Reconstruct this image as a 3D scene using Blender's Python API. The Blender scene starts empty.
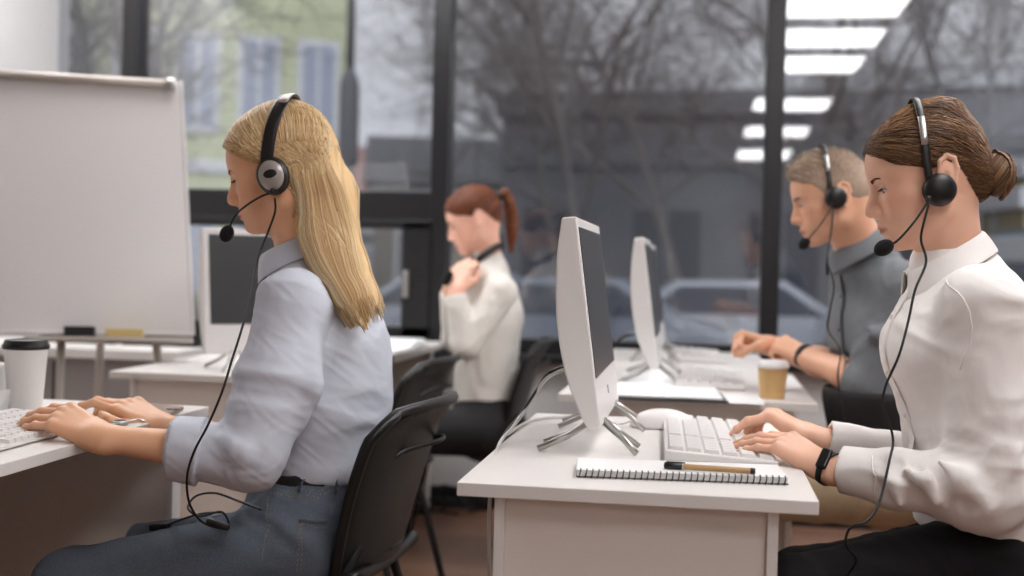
import bpy, math, random
import numpy as np
from mathutils import Vector
random.seed(7); np.random.seed(7)
SC = bpy.context.scene
COL = SC.collection
PI = math.pi
# ---------------------------------------------------------------- camera basis
FOC = 1200.0
_y, _p, _r = math.radians(8.9), math.radians(1.1), math.radians(1.4)
CAM = np.array([0, 0, 1.075])
_F0 = np.array([-math.sin(_y), math.cos(_y), 0]); _Z = np.array([0, 0, 1.0])
_R0 = np.array([math.cos(_y), math.sin(_y), 0])
CF = _F0*math.cos(_p)-_Z*math.sin(_p); _U0 = _Z*math.cos(_p)+_F0*math.sin(_p)
CR = math.cos(_r)*_R0+math.sin(_r)*_U0
CU = -math.sin(_r)*_R0+math.cos(_r)*_U0
def _ray(x, y): return CF+CR*((x-512)/FOC)+CU*((288-y)/FOC)
def P(x, y, d): return CAM+d*_ray(x, y)
def Pz(x, y, z):
    v = _ray(x, y); return CAM+v*((z-CAM[2])/v[2])
def PX(x, y, X):
    v = _ray(x, y); return CAM+v*(X/v[0])
def PY(x, y, Y):
    v = _ray(x, y); return CAM+v*(Y/v[1])
def PJ(p):
    q = np.array(p)-CAM; d = q@CF
    return 512+FOC*(q@CR)/d, 288-FOC*(q@CU)/d, d
def nrm(v):
    v = np.array(v, float); return v/np.linalg.norm(v)
def V(*a): return np.array(a, float)
# ---------------------------------------------------------------- tagging
def tag(o, label=None, cat=None, group=None, kind=None):
    if label: o['label'] = label
    if cat: o['category'] = cat
    if group: o['group'] = group
    if kind: o['kind'] = kind
    return o
def empty(name, loc=(0, 0, 0), rz=0.0, label=None, cat=None, group=None, kind=None, rot=None):
    o = bpy.data.objects.new(name, None); COL.objects.link(o)
    o.location = tuple(float(v) for v in loc)
    o.rotation_euler = rot if rot is not None else (0, 0, rz)
    o.empty_display_size = 0.05
    return tag(o, label, cat, group, kind)
def copy_tree(o, parent=None):
    c = o.copy(); COL.objects.link(c)
    if parent: c.parent = parent
    for ch in [x for x in bpy.data.objects if x.parent == o]:
        copy_tree(ch, c)
    return c
def link_mesh(name, me, mat, parent=None, smooth=False, bevel=0, seg=2, autosmooth=None):
    o = bpy.data.objects.new(name, me); COL.objects.link(o)
    if mat: me.materials.append(mat)
    if smooth: me.polygons.foreach_set('use_smooth', [True]*len(me.polygons))
    if parent:
        o.parent = parent
    if bevel:
        m = o.modifiers.new('bv', 'BEVEL'); m.width = bevel; m.segments = seg; m.limit_method = 'ANGLE'; m.angle_limit = 0.6
        m.harden_normals = False
    return o
class MB:
    """collects shapes, built as ONE mesh"""
    def __init__(s): s.v = []; s.f = []
    def add(s, vs, fs):
        n = len(s.v); s.v += [tuple(map(float, v)) for v in vs]; s.f += [tuple(i+n for i in f) for f in fs]; return s
    def box(s, x0, x1, y0, y1, z0, z1, M=None):
        vs = [(x, y, z) for x in (x0, x1) for y in (y0, y1) for z in (z0, z1)]
        if M is not None: vs = [M(v) for v in vs]
        return s.add(vs, [(0, 1, 3, 2), (4, 6, 7, 5), (0, 4, 5, 1), (2, 3, 7, 6), (0, 2, 6, 4), (1, 5, 7, 3)])
    def tube(s, pts, r, n=8, cap=True, flat=None):
        pts = [np.array(p, float) for p in pts]; m = len(pts)
        rr = [r]*m if np.isscalar(r) else list(r)
        vs = []; up = None
        for i, p in enumerate(pts):
            t = nrm(pts[min(i+1, m-1)]-pts[max(i-1, 0)])
            if up is None:
                a = V(0, 0, 1) if abs(t[2]) < .9 else V(1, 0, 0)
                if flat is not None: a = np.array(flat, float)
                up = nrm(a-t*(a@t))
            else: up = nrm(up-t*(up@t))
            w = np.cross(t, up)
            ra, rb = (rr[i], rr[i]) if np.isscalar(rr[i]) else rr[i]
            for k in range(n):
                an = 2*PI*k/n; vs.append(p+up*math.cos(an)*ra+w*math.sin(an)*rb)
        fs = [(i*n+k, i*n+(k+1) % n, (i+1)*n+(k+1) % n, (i+1)*n+k) for i in range(m-1) for k in range(n)]
        if cap: fs += [tuple(range(n))[::-1], tuple((m-1)*n+k for k in range(n))]
        return s.add(vs, fs)
    def lathe(s, prof, n=32, c=(0, 0, 0), M=None):
        vs = []; m = len(prof)
        for (r, z) in prof:
            for k in range(n):
                a = 2*PI*k/n; vs.append((c[0]+r*math.cos(a), c[1]+r*math.sin(a), c[2]+z))
        if M is not None: vs = [M(v) for v in vs]
        fs = [(i*n+k, i*n+(k+1) % n, (i+1)*n+(k+1) % n, (i+1)*n+k) for i in range(m-1) for k in range(n)]
        fs += [tuple(range(n))[::-1], tuple((m-1)*n+k for k in range(n))]
        return s.add(vs, fs)
    def prism(s, poly, a, b, M):
        """poly 2D list, extruded from a to b; M(u,v,w)->3D"""
        n = len(poly); vs = [M(u, v, a) for u, v in poly]+[M(u, v, b) for u, v in poly]
        return s.add(vs, [tuple(range(n))[::-1], tuple(range(n, 2*n))]+[(i, (i+1) % n, n+(i+1) % n, n+i) for i in range(n)])
    def sheet(s, grid):
        """grid[i][j] 3D points"""
        m, n = len(grid), len(grid[0])
        return s.add([p for row in grid for p in row], [(i*n+j, i*n+j+1, (i+1)*n+j+1, (i+1)*n+j) for i in range(m-1) for j in range(n-1)])
    def build(s, name, mat, parent=None, smooth=False, bevel=0, seg=2, solid=0, sub=0, origin=None, fix=True, world=False):
        me = bpy.data.meshes.new(name)
        vs = s.v
        if world and parent is not None:
            L = parent.location; vs = [(v[0]-L[0], v[1]-L[1], v[2]-L[2]) for v in vs]
        if origin is not None: vs = [(v[0]-origin[0], v[1]-origin[1], v[2]-origin[2]) for v in vs]
        me.from_pydata(vs, [], s.f); me.update()
        if fix:
            import bmesh
            bm = bmesh.new(); bm.from_mesh(me); bmesh.ops.recalc_face_normals(bm, faces=bm.faces); bm.to_mesh(me); bm.free()
        o = link_mesh(name, me, mat, parent, smooth, 0)
        if origin is not None: o.location = tuple(map(float, origin))
        if solid:
            m = o.modifiers.new('so', 'SOLIDIFY'); m.thickness = solid; m.offset = 0
        if bevel:
            m = o.modifiers.new('bv', 'BEVEL'); m.width = bevel; m.segments = seg; m.limit_method = 'ANGLE'; m.angle_limit = 0.6
        if sub:
            m = o.modifiers.new('su', 'SUBSURF'); m.levels = sub; m.render_levels = sub
        return o
def spline(pts, n=8):
    """Catmull-Rom through points (any dimension)"""
    pts = [np.array(p, float) for p in pts]
    q = [2*pts[0]-pts[1]]+pts+[2*pts[-1]-pts[-2]]
    out = []
    for i in range(1, len(q)-2):
        a, b, c, d = q[i-1:i+3]
        for k in range(n):
            t = k/n
            out.append(.5*((2*b)+(-a+c)*t+(2*a-5*b+4*c-d)*t*t+(-a+3*b-3*c+d)*t**3))
    out.append(pts[-1]); return out
# ---------------------------------------------------------------- materials
def s2l(c):
    return tuple(((v/255)/12.92 if v/255 <= .04045 else ((v/255+.055)/1.055)**2.4) for v in c)
def mat(name, rgb, rough=.5, metal=0, spec=.5, noise=0, nscale=20, bump=0, bscale=80, sss=0, coat=0, stretch=None, rgb2=None, sheen=0):
    m = bpy.data.materials.new(name); m.use_nodes = True
    nt = m.node_tree; b = nt.nodes['Principled BSDF']
    c = s2l(rgb)
    b.inputs['Base Color'].default_value = (*c, 1)
    b.inputs['Roughness'].default_value = rough; b.inputs['Metallic'].default_value = metal
    b.inputs['Specular IOR Level'].default_value = spec
    if coat: b.inputs['Coat Weight'].default_value = coat
    if sheen: b.inputs['Sheen Weight'].default_value = sheen
    if sss:
        b.inputs['Subsurface Weight'].default_value = sss; b.inputs['Subsurface Radius'].default_value = (1, .35, .2); b.inputs['Subsurface Scale'].default_value = .012
    tc = nt.nodes.new('ShaderNodeTexCoord'); mp = nt.nodes.new('ShaderNodeMapping')
    nt.links.new(tc.outputs['Object'], mp.inputs[0])
    if stretch: mp.inputs['Scale'].default_value = stretch
    if noise or rgb2:
        n = nt.nodes.new('ShaderNodeTexNoise'); n.inputs['Scale'].default_value = nscale; n.inputs['Detail'].default_value = 4
        nt.links.new(mp.outputs[0], n.inputs['Vector'])
        r = nt.nodes.new('ShaderNodeValToRGB')
        c2 = s2l(rgb2) if rgb2 else tuple(min(1, v*(1+noise)) for v in c)
        c1 = c if rgb2 else tuple(v*(1-noise) for v in c)
        r.color_ramp.elements[0].position = .35; r.color_ramp.elements[1].position = .65
        r.color_ramp.elements[0].color = (*c1, 1); r.color_ramp.elements[1].color = (*c2, 1)
        nt.links.new(n.outputs[0], r.inputs[0]); nt.links.new(r.outputs[0], b.inputs['Base Color'])
    if bump:
        n = nt.nodes.new('ShaderNodeTexNoise'); n.inputs['Scale'].default_value = bscale; n.inputs['Detail'].default_value = 3
        nt.links.new(mp.outputs[0], n.inputs['Vector'])
        bp = nt.nodes.new('ShaderNodeBump'); bp.inputs['Strength'].default_value = bump; bp.inputs['Distance'].default_value = .01
        nt.links.new(n.outputs[0], bp.inputs['Height']); nt.links.new(bp.outputs[0], b.inputs['Normal'])
    return m
def emat(name, rgb, st):
    m = bpy.data.materials.new(name); m.use_nodes = True; nt = m.node_tree
    for n in list(nt.nodes): nt.nodes.remove(n)
    e = nt.nodes.new('ShaderNodeEmission'); e.inputs[0].default_value = (*s2l(rgb), 1); e.inputs[1].default_value = st
    o = nt.nodes.new('ShaderNodeOutputMaterial'); nt.links.new(e.outputs[0], o.inputs[0]); return m
def attr_mat(name, rough=.5, sss=.0, spec=.5, bump=0, bscale=200, sheen=0):
    """base colour read from the vertex colour attribute 'col' (own colours of lips, brows, cloth)"""
    m = mat(name, (200, 200, 200), rough, sss=sss, spec=spec, bump=bump, bscale=bscale, sheen=sheen)
    nt = m.node_tree; a = nt.nodes.new('ShaderNodeAttribute'); a.attribute_name = 'col'
    nt.links.new(a.outputs['Color'], nt.nodes['Principled BSDF'].inputs['Base Color']); return m
def glass_mat(name, refl=.1, tint=(255, 255, 255)):
    m = bpy.data.materials.new(name); m.use_nodes = True; nt = m.node_tree
    for n in list(nt.nodes): nt.nodes.remove(n)
    t = nt.nodes.new('ShaderNodeBsdfTransparent'); t.inputs[0].default_value = (*s2l(tint), 1)
    g = nt.nodes.new('ShaderNodeBsdfGlossy'); g.inputs['Roughness'].default_value = .02
    x = nt.nodes.new('ShaderNodeMixShader'); x.inputs[0].default_value = refl
    o = nt.nodes.new('ShaderNodeOutputMaterial')
    nt.links.new(t.outputs[0], x.inputs[1]); nt.links.new(g.outputs[0], x.inputs[2]); nt.links.new(x.outputs[0], o.inputs[0]); return m
# ---------------------------------------------------------------- signed distance modelling
class Fr:
    def __init__(s, o=(0, 0, 0), A=None): s.o = np.array(o, float); s.A = np.eye(3) if A is None else np.array(A, float)
    def w(s, p): return s.o+s.A@np.array(p, float)
    def d(s, v): return s.A@np.array(v, float)
    def l(s, p): return (np.asarray(p)-s.o)@s.A
    def at(s, c, rx=0, ry=0, rz=0): return Fr(s.w(c), s.A@rotm(rx, ry, rz))
def rotm(rx=0, ry=0, rz=0):
    rx, ry, rz = map(math.radians, (rx, ry, rz))
    X = np.array([[1, 0, 0], [0, math.cos(rx), -math.sin(rx)], [0, math.sin(rx), math.cos(rx)]])
    Y = np.array([[math.cos(ry), 0, math.sin(ry)], [0, 1, 0], [-math.sin(ry), 0, math.cos(ry)]])
    Zm = np.array([[math.cos(rz), -math.sin(rz), 0], [math.sin(rz), math.cos(rz), 0], [0, 0, 1]])
    return Zm@Y@X
def ell(fr, c, r, rx=0, ry=0, rz=0):
    g = fr.at(c, rx, ry, rz); r = np.array(r, float); r2 = r*r
    def f(p):
        q = (p-g.o)@g.A
        k0 = np.sqrt(((q/r)**2).sum(1)); k1 = np.sqrt(((q/r2)**2).sum(1))
        return np.where(k0 < 1e-3, -.01, k0*(k0-1)/np.maximum(k1, 1e-6))
    return f
def cap(fr, a, b, ra, rb=None):
    if rb is None: rb = ra
    a = fr.w(a); b = fr.w(b); ba = b-a; L = max(ba@ba, 1e-12)
    def f(p):
        q = p-a; h = np.clip(q@ba/L, 0, 1)
        return np.sqrt(((q-h[:, None]*ba)**2).sum(1))-(ra+(rb-ra)*h)
    return f
def ecap(fr, a, b, ra, rb, n):
    """capsule with elliptical section: ra=(radius along n, radius across), rb same at b"""
    a = fr.w(a); b = fr.w(b); ba = b-a; L = max(ba@ba, 1e-12); n = nrm(fr.d(n))
    def f(p):
        q = p-a; h = np.clip(q@ba/L, 0, 1); q = q-h[:, None]*ba
        ql = q@n; qr2 = (q*q).sum(1)-ql*ql
        rl = ra[0]+(rb[0]-ra[0])*h; rr = ra[1]+(rb[1]-ra[1])*h
        k0 = np.sqrt((ql/rl)**2+np.maximum(qr2, 0)/rr**2); k1 = np.sqrt((ql/rl**2)**2+np.maximum(qr2, 0)/rr**4)
        return np.where(k0 < 1e-3, -.01, k0*(k0-1)/np.maximum(k1, 1e-6))
    return f
def rbox(fr, c, h, r, rx=0, ry=0, rz=0):
    g = fr.at(c, rx, ry, rz); h = np.array(h, float)-r
    def f(p):
        q = np.abs((p-g.o)@g.A)-h
        return np.sqrt((np.maximum(q, 0)**2).sum(1))+np.minimum(q.max(1), 0)-r
    return f
def half(fr, c, n):
    o = fr.w(c); n = nrm(fr.d(n))
    return lambda p: (p-o)@n
def chain(fr, pts, radii, n=None):
    """list of prims along a polyline"""
    out = []
    for i in range(len(pts)-1):
        if n is None: out.append(cap(fr, pts[i], pts[i+1], radii[i], radii[i+1]))
        else: out.append(ecap(fr, pts[i], pts[i+1], radii[i], radii[i+1], n))
    return out
class SDF:
    def __init__(s): s.ops = []; s.disp = []
    def u(s, f, k=.01):
        for g in (f if isinstance(f, list) else [f]): s.ops.append(('u', g, k))
        return s
    def sub(s, f, k=.005):
        for g in (f if isinstance(f, list) else [f]): s.ops.append(('s', g, k))
        return s
    def inter(s, f, k=.005): s.ops.append(('i', f, k)); return s
    def ev(s, p, R=None):
        d = np.full(len(p), 1.0)
        for kind, f, k in s.ops: d = comb(kind, d, f(p), k)
        for g in s.disp: d = d+g(p)
        return d
def comb(kind, a, b, k):
    if kind == 'u':
        h = np.maximum(k-np.abs(a-b), 0)/k
        return np.minimum(a, b)-h*h*k*.25
    if kind == 's': b = -b
    h = np.maximum(k-np.abs(a-b), 0)/k
    return np.maximum(a, b)+h*h*k*.25
def mesh_sdf(S, lo, hi, vox, B=8, pad=0):
    """sparse surface nets"""
    lo = np.array(lo, float); hi = np.array(hi, float)
    bs = B*vox; nb = np.ceil((hi-lo)/bs).astype(int)
    I = np.stack(np.meshgrid(*[np.arange(n) for n in nb], indexing='ij'), -1).reshape(-1, 3)
    cen = lo+(I+.5)*bs
    hd = bs*.87
    D = np.full(len(I), 1.0); pd = []
    for kind, f, k in S.ops:
        x = f(cen); pd.append(x); D = comb(kind, D, x, k)
    for g in S.disp: D = D+g(cen)
    keep = np.abs(D) < hd*2+.03+pad
    I = I[keep]; pd = [x[keep] for x in pd]; n = len(I)
    g = np.stack(np.meshgrid(*[np.arange(B+1)]*3, indexing='ij'), -1).reshape(-1, 3)
    vals = np.full((n, len(g)), 1.0)
    CH = 400
    for s0 in range(0, n, CH):
        sl = slice(s0, min(n, s0+CH)); m = sl.stop-sl.start
        pts = (lo+(I[sl][:, None, :]*B+g[None])*vox)
        v = vals[sl]
        for (kind, f, k), x in zip(S.ops, pd):
            xs = x[sl]
            rel = np.where(xs < hd*2.4+k+.05)[0] if kind != 'i' else np.arange(m)
            if len(rel) == 0: continue
            q = f(pts[rel].reshape(-1, 3)).reshape(len(rel), -1)
            v[rel] = comb(kind, v[rel], q, k)
        for gg in S.disp: v += gg(pts.reshape(-1, 3)).reshape(m, -1)
        vals[sl] = v
    W = vals.reshape(n, B+1, B+1, B+1)
    c8 = np.stack([W[:, i:B+i, j:B+j, k:B+k] for i in (0, 1) for j in (0, 1) for k in (0, 1)], -1)
    ins = c8 < 0; act = ins.any(-1) & ~ins.all(-1)
    bi, i, j, k = np.where(act)
    cv = c8[bi, i, j, k]
    off = np.array([(a, b, c) for a in (0, 1) for b in (0, 1) for c in (0, 1)], float)
    acc = np.zeros((len(bi), 3)); cnt = np.zeros(len(bi))
    for a in range(8):
        for b in range(a+1, 8):
            if np.abs(off[a]-off[b]).sum() != 1: continue
            va, vb = cv[:, a], cv[:, b]; m = (va < 0) != (vb < 0)
            t = np.where(m, va/np.where(m, va-vb, 1), 0)
            acc[m] += (off[a]+(off[b]-off[a])*t[:, None])[m]; cnt[m] += 1
    cell = I[bi]*B+np.stack([i, j, k], -1)
    pos = lo+(cell+acc/cnt[:, None])*vox
    N = (nb*B+4).astype(np.int64)
    key = lambda c: (c[:, 0].astype(np.int64)*N[1]+c[:, 1])*N[2]+c[:, 2]
    kk = key(cell); od = np.argsort(kk); ks = kk[od]
    quads = []
    for ax in range(3):
        e = [0, 0, 0]; e[ax] = 1
        A = W[:, :B, :B, :B]; Bv = W[:, e[0]:B+e[0], e[1]:B+e[1], e[2]:B+e[2]]
        m = (A < 0) != (Bv < 0); b2, i2, j2, k2 = np.where(m)
        inside = A[b2, i2, j2, k2] < 0
        c = I[b2]*B+np.stack([i2, j2, k2], -1)
        u = [0, 0, 0]; v = [0, 0, 0]; u[(ax+1) % 3] = 1; v[(ax+2) % 3] = 1
        u = np.array(u); v = np.array(v)
        q = []; ok = np.ones(len(c), bool)
        for dd in (0*u, -u, -u-v, -v):
            cc = c+dd; kq = key(cc); ix = np.clip(np.searchsorted(ks, kq), 0, len(ks)-1)
            ok &= (ks[ix] == kq) & (cc >= 0).all(1); q.append(od[ix])
        q = np.stack(q, -1); q[~inside] = q[~inside][:, ::-1]
        quads.append(q[ok])
    return pos, np.concatenate(quads)
def sdf_obj(name, S, lo, hi, vox, material, parent=None, color=None, pad=0, smooth_it=1):
    pos, q = mesh_sdf(S, lo, hi, vox, pad=pad)
    dl = np.max([np.abs(pos[q[:, a]]-pos[q[:, (a+1) % 4]]).max(1) for a in range(4)], 0); q = q[dl < 4*vox]
    # light laplacian smoothing
    for _ in range(smooth_it):
        acc = np.zeros_like(pos); cnt = np.zeros(len(pos))
        for a in range(4):
            for b in ((a+1) % 4, (a+3) % 4):
                np.add.at(acc, q[:, a], pos[q[:, b]]); np.add.at(cnt, q[:, a], 1)
        pos = pos*.5+.5*acc/np.maximum(cnt, 1)[:, None]
    lab = np.arange(len(pos))
    for _ in range(400):
        m = lab[q].min(1); new = lab.copy()
        for a in range(4): np.minimum.at(new, q[:, a], m); np.minimum.at(new, lab[q[:, a]], m)
        new = new[new]; new = new[new]
        if (new == lab).all(): break
        lab = new
    u, cn = np.unique(lab, return_counts=True)
    if len(u) > 1 and (lab[q].min(1) == lab[q].max(1)).all():
        big = lab == u[cn.argmax()]; ix = np.cumsum(big)-1; pos = pos[big]; q = ix[q[big[q[:, 0]]]]
    if color is not None: colv = color(pos)
    if parent is not None: pos = pos-np.array(parent.location)
    me = bpy.data.meshes.new(name)
    me.vertices.add(len(pos)); me.vertices.foreach_set('co', pos.astype(np.float32).ravel())
    me.loops.add(len(q)*4); me.loops.foreach_set('vertex_index', q.astype(np.int32).ravel())
    me.polygons.add(len(q)); me.polygons.foreach_set('loop_start', np.arange(0, len(q)*4, 4, dtype=np.int32))
    me.polygons.foreach_set('loop_total', np.full(len(q), 4, dtype=np.int32))
    me.polygons.foreach_set('use_smooth', np.ones(len(q), bool))
    me.update(calc_edges=True); me.validate()
    if color is not None:
        c = colv; a = me.color_attributes.new('col', 'FLOAT_COLOR', 'POINT')
        a.data.foreach_set('color', np.concatenate([c, np.ones((len(c), 1))], 1).astype(np.float32).ravel())
    o = bpy.data.objects.new(name, me); COL.objects.link(o); me.materials.append(material)
    if parent is not None:
        o.parent = parent
    return o
SKY = 1.03
EXPO = 0.08
# ================================================================ materials
M_white = mat('white_laminate', (226, 222, 218), .35, noise=.01)
M_panel = mat('warm_panel', (222, 214, 206), .5, noise=.015, nscale=3)
M_plast = mat('white_plastic', (225, 222, 220), .3)
M_plast2 = mat('grey_key_legend', (150, 150, 155), .5)
M_screen = mat('dark_screen', (46, 48, 51), .35, spec=.6)
M_bezel = mat('screen_bezel', (14, 14, 15), .25)
M_metal = mat('brushed_metal', (185, 183, 180), .3, metal=.9)
M_black = mat('black_plastic', (17, 16, 16), .38, spec=.5)
M_blackm = mat('matt_black', (12, 12, 13), .7)
M_rubber = mat('rubber', (14, 14, 15), .5)
M_foam = mat('foam_black', (9, 9, 10), .95, bump=.6, bscale=500)
M_frame = mat('window_frame_black', (20, 20, 23), .35)
M_wall = mat('wall_paint', (205, 204, 203), .8, noise=.02, nscale=2)
M_ceil = mat('ceiling_paint', (225, 224, 222), .9)
M_board = mat('whiteboard', (217, 214, 213), .25, spec=.4)
M_alu = mat('aluminium', (186, 178, 170), .45, metal=.25)
M_glass = glass_mat('window_glass', .11, (240, 241, 243))
def floor_mat():
    m = mat('wood_floor', (128, 92, 72), .35); nt = m.node_tree; b = nt.nodes['Principled BSDF']
    tc = nt.nodes.new('ShaderNodeTexCoord')
    br = nt.nodes.new('ShaderNodeTexBrick'); br.inputs['Scale'].default_value = 1.0
    br.inputs['Brick Width'].default_value = 1.2; br.inputs['Row Height'].default_value = .14; br.inputs['Mortar Size'].default_value = .002
    br.inputs['Color1'].default_value = (*s2l((126, 92, 74)), 1); br.inputs['Color2'].default_value = (*s2l((146, 110, 90)), 1)
    br.inputs['Mortar'].default_value = (*s2l((80, 55, 44)), 1)
    nt.links.new(tc.outputs['Object'], br.inputs['Vector'])
    mp = nt.nodes.new('ShaderNodeMapping'); mp.inputs['Scale'].default_value = (3, 40, 1); nt.links.new(tc.outputs['Object'], mp.inputs[0])
    n = nt.nodes.new('ShaderNodeTexNoise'); n.inputs['Scale'].default_value = 2; nt.links.new(mp.outputs[0], n.inputs['Vector'])
    mx = nt.nodes.new('ShaderNodeMix'); mx.data_type = 'RGBA'; mx.blend_type = 'OVERLAY'; mx.inputs[0].default_value = .35
    nt.links.new(br.outputs['Color'], mx.inputs[6]); nt.links.new(n.outputs[0], mx.inputs[7]); nt.links.new(mx.outputs[2], b.inputs['Base Color'])
    return m
# ================================================================ room shell
WY = 5.2; XL, XR, YB, CH = -2.99, 3.6, -10.0, 2.8
def struct(name, mb, m, **k):
    o = mb.build(name, m, **k); o['kind'] = 'structure'; return o
struct('floor', MB().box(XL-.1, XR+.1, YB-.1, WY+.2, -.05, 0), floor_mat())
struct('ceiling', MB().box(XL-.1, XR+.1, YB-.1, WY+.2, CH, CH+.08), M_ceil)
struct('wall_left', MB().box(XL-.1, XL, YB-.1, WY+.12, 0, CH), M_wall)
struct('wall_right', MB().box(XR, XR+.1, YB-.1, WY+.12, 0, CH), M_wall)
struct('wall_rear', MB().box(XL-.1, XR+.1, YB-.1, YB, 0, CH), M_wall)
struct('wall_front', MB().box(XL, XR, WY, WY+.16, 0, .69), M_wall)
struct('trim_1', MB().box(XL, XL+.012, 4.25, 4.29, 0, CH), M_alu, bevel=.003)
struct('baseboard_front', MB().box(XL, XR, WY-.015, WY, 0, .09), M_frame, bevel=.003)
# windows: frames and panes
def window(n, x0, x1, transom=False, sash=False, sill=True):
    e = empty('window_%d' % n, ((x0+x1)/2, WY, .70), kind='structure'); L = e.location
    w = .039; z0, z1 = .70, CH
    f = MB()
    f.box(x0-w, x0+w, WY-.03, WY+.09, z0, z1)
    if x1 > XR-.2: f.box(x1-w, x1, WY-.03, WY+.09, z0, z1)
    f.box(x0, x1, WY-.02, WY+.08, z0-.01, z0+.055); f.box(x0, x1, WY-.02, WY+.08, z1-.09, z1)
    f.build('window_frame', M_frame, e, world=True, bevel=.004)
    if transom:
        MB().box(x0+w-.005, x1-w+.005, WY-.025, WY+.085, 1.245, 1.388).build('transom', M_frame, e, world=True, bevel=.004)
        s = MB(); a, b = x0+.06, x1-.15
        s.box(x1-.155, x1-.03, WY-.045, WY+.06, z0, 1.25)
        s.box(x0+.03, x0+.10, WY-.045, WY+.06, z0, 1.25)
        s.box(x0+.03, x1-.03, WY-.045, WY+.06, 1.222, 1.262); s.box(x0+.03, x1-.03, WY-.045, WY+.06, z0, .79)
        s.build('sash', M_frame, e, world=True, bevel=.004)
        MB().box(x1-.145, x1-.12, WY-.07, WY-.044, .92, 1.04).build('handle', M_metal, e, world=True, bevel=.004)
        MB().box(x0+w, x1-w, WY+.02, WY+.026, 1.38, z1-.08).build('glass', M_glass, e, world=True)
        MB().box(x0+.09, x1-.15, WY+.01, WY+.016, .78, 1.23).build('glass', M_glass, e, world=True)
    else:
        MB().box(x0+w, x1-w, WY+.02, WY+.026, z0+.05, z1-.08).build('glass', M_glass, e, world=True)
    return e
window(1, XL-.06, -2.607)
window(2, -2.607, -1.146, transom=True)
window(3, -1.146, .291)
window(4, .291, 1.73)
window(5, 1.73, 3.17)
struct('trim_2', MB().box(XL, XR, WY-.10, WY-.0, .655, .69), M_frame, bevel=.004)
# ceiling light panels
M_lamp = emat('led_panel', (251, 249, 250), 12.0)
M_lampf = mat('panel_frame', (235, 235, 233), .5)
def panel(x, y, n, w=.74, d=.62):
    e = empty('ceiling_light', (x, y, CH), label=n, cat='ceiling light', group='square light panels on the ceiling')
    f = MB(); a, b = w/2, d/2
    for q in ((-a-.02, -a, -b-.02, b+.02), (a, a+.02, -b-.02, b+.02), (-a, a, -b-.02, -b), (-a, a, b, b+.02)): f.box(*q, -.022, 0)
    f.build('frame', M_lampf, e)
    MB().box(-a, a, -b, b, -.014, -.002).build('diffuser', M_lamp, e)
    return e
for y, d in ((2.45, .60), (1.42, .72), (.28, .8), (-2.15, .9), (-4.6, 1.0), (-7.6, 1.4)):
    panel(.87, y, 'square white light panel on the ceiling seen only as a reflection in the right panes', d=d)
for x, y in ((-1.3, 4.35), (-1.3, 3.45), (.87, 3.5), (-2.5, 4.35), (2.5, 3.9), (2.6, 2.9), (-2.55, 3.45), (2.5,4.6)):  # extra panels, added out of view to brighten the room
    panel(x, y, 'added square white light panel above the desk rows, out of view, brightening the room')
# ================================================================ desks
def make_desk(x0, x1, y0, y1, label, group='white office desks in two rows', panel_m=None):
    e = empty('office_desk', ((x0+x1)/2, (y0+y1)/2, 0), label=label, cat='desk', group=group)
    L = e.location; t = .74; i = .056
    MB().box(x0, x1, y0, y1, t-.021, t).build('tabletop', M_white, e, world=True, bevel=.0015)
    a, b = x0+i, x1-i
    for k, yy in enumerate((y0+.03, y1-.048)):
        MB().box(a+.016, b-.016, yy, yy+.018, .02, t-.021).build('end_panel', M_panel, e, world=True, bevel=.001)
        for xa in (a, b-.016):
            MB().box(xa, xa+.016, yy-.012, yy+.03, 0, t-.021).build('leg', M_white, e, world=True, bevel=.001)
    MB().box(a+.0, a+.016, y0+.06, y1-.06, .25, t-.021).build('modesty_panel', M_panel, e, world=True, bevel=.001)
    return e
TOP = .74
make_desk(-.36, .181, 1.80, 2.70, 'white desk in the foreground carrying the spiral notebook, its end panel towards the camera')
make_desk(-.36, .305, 3.13, 4.01, 'white desk behind the foreground one, with the tan paper cup at its corner')
make_desk(-.36, .24, 4.03, 4.95, 'farthest white desk of the right row, under the windows')
make_desk(-1.66, -1.085, 1.55, 2.56, 'white desk at the left edge under the blonde woman\'s hands')
make_desk(-1.68, -1.09, 3.24, 4.10, 'white desk behind the blonde woman carrying the computer turned to the camera')
make_desk(-1.66, -1.06, 4.13, 5.02, 'white desk next to the window where the woman in the cream jumper sits')
# low cabinet seen under the whiteboard
e = empty('low_cabinet', (-2.3, 4.1, 0), label='low white-topped cabinet standing under the whiteboard', cat='cabinet')
MB().box(-2.75, -1.82, 3.98, 4.4, .705, .74).build('worktop', M_white, e, world=True, bevel=.002)
MB().box(-2.72, -1.85, 4.0, 4.38, .05, .705).build('body', mat('grey_cabinet', (150, 144, 142), .6), e, world=True, bevel=.002)
MB().box(-2.70, -1.87, 4.02, 4.37, 0, .05).build('plinth', M_blackm, e, world=True)
MB().box(-2.285, -2.28, 3.992, 4.001, .07, .69).build('door_gap', M_blackm, e, world=True)
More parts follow.
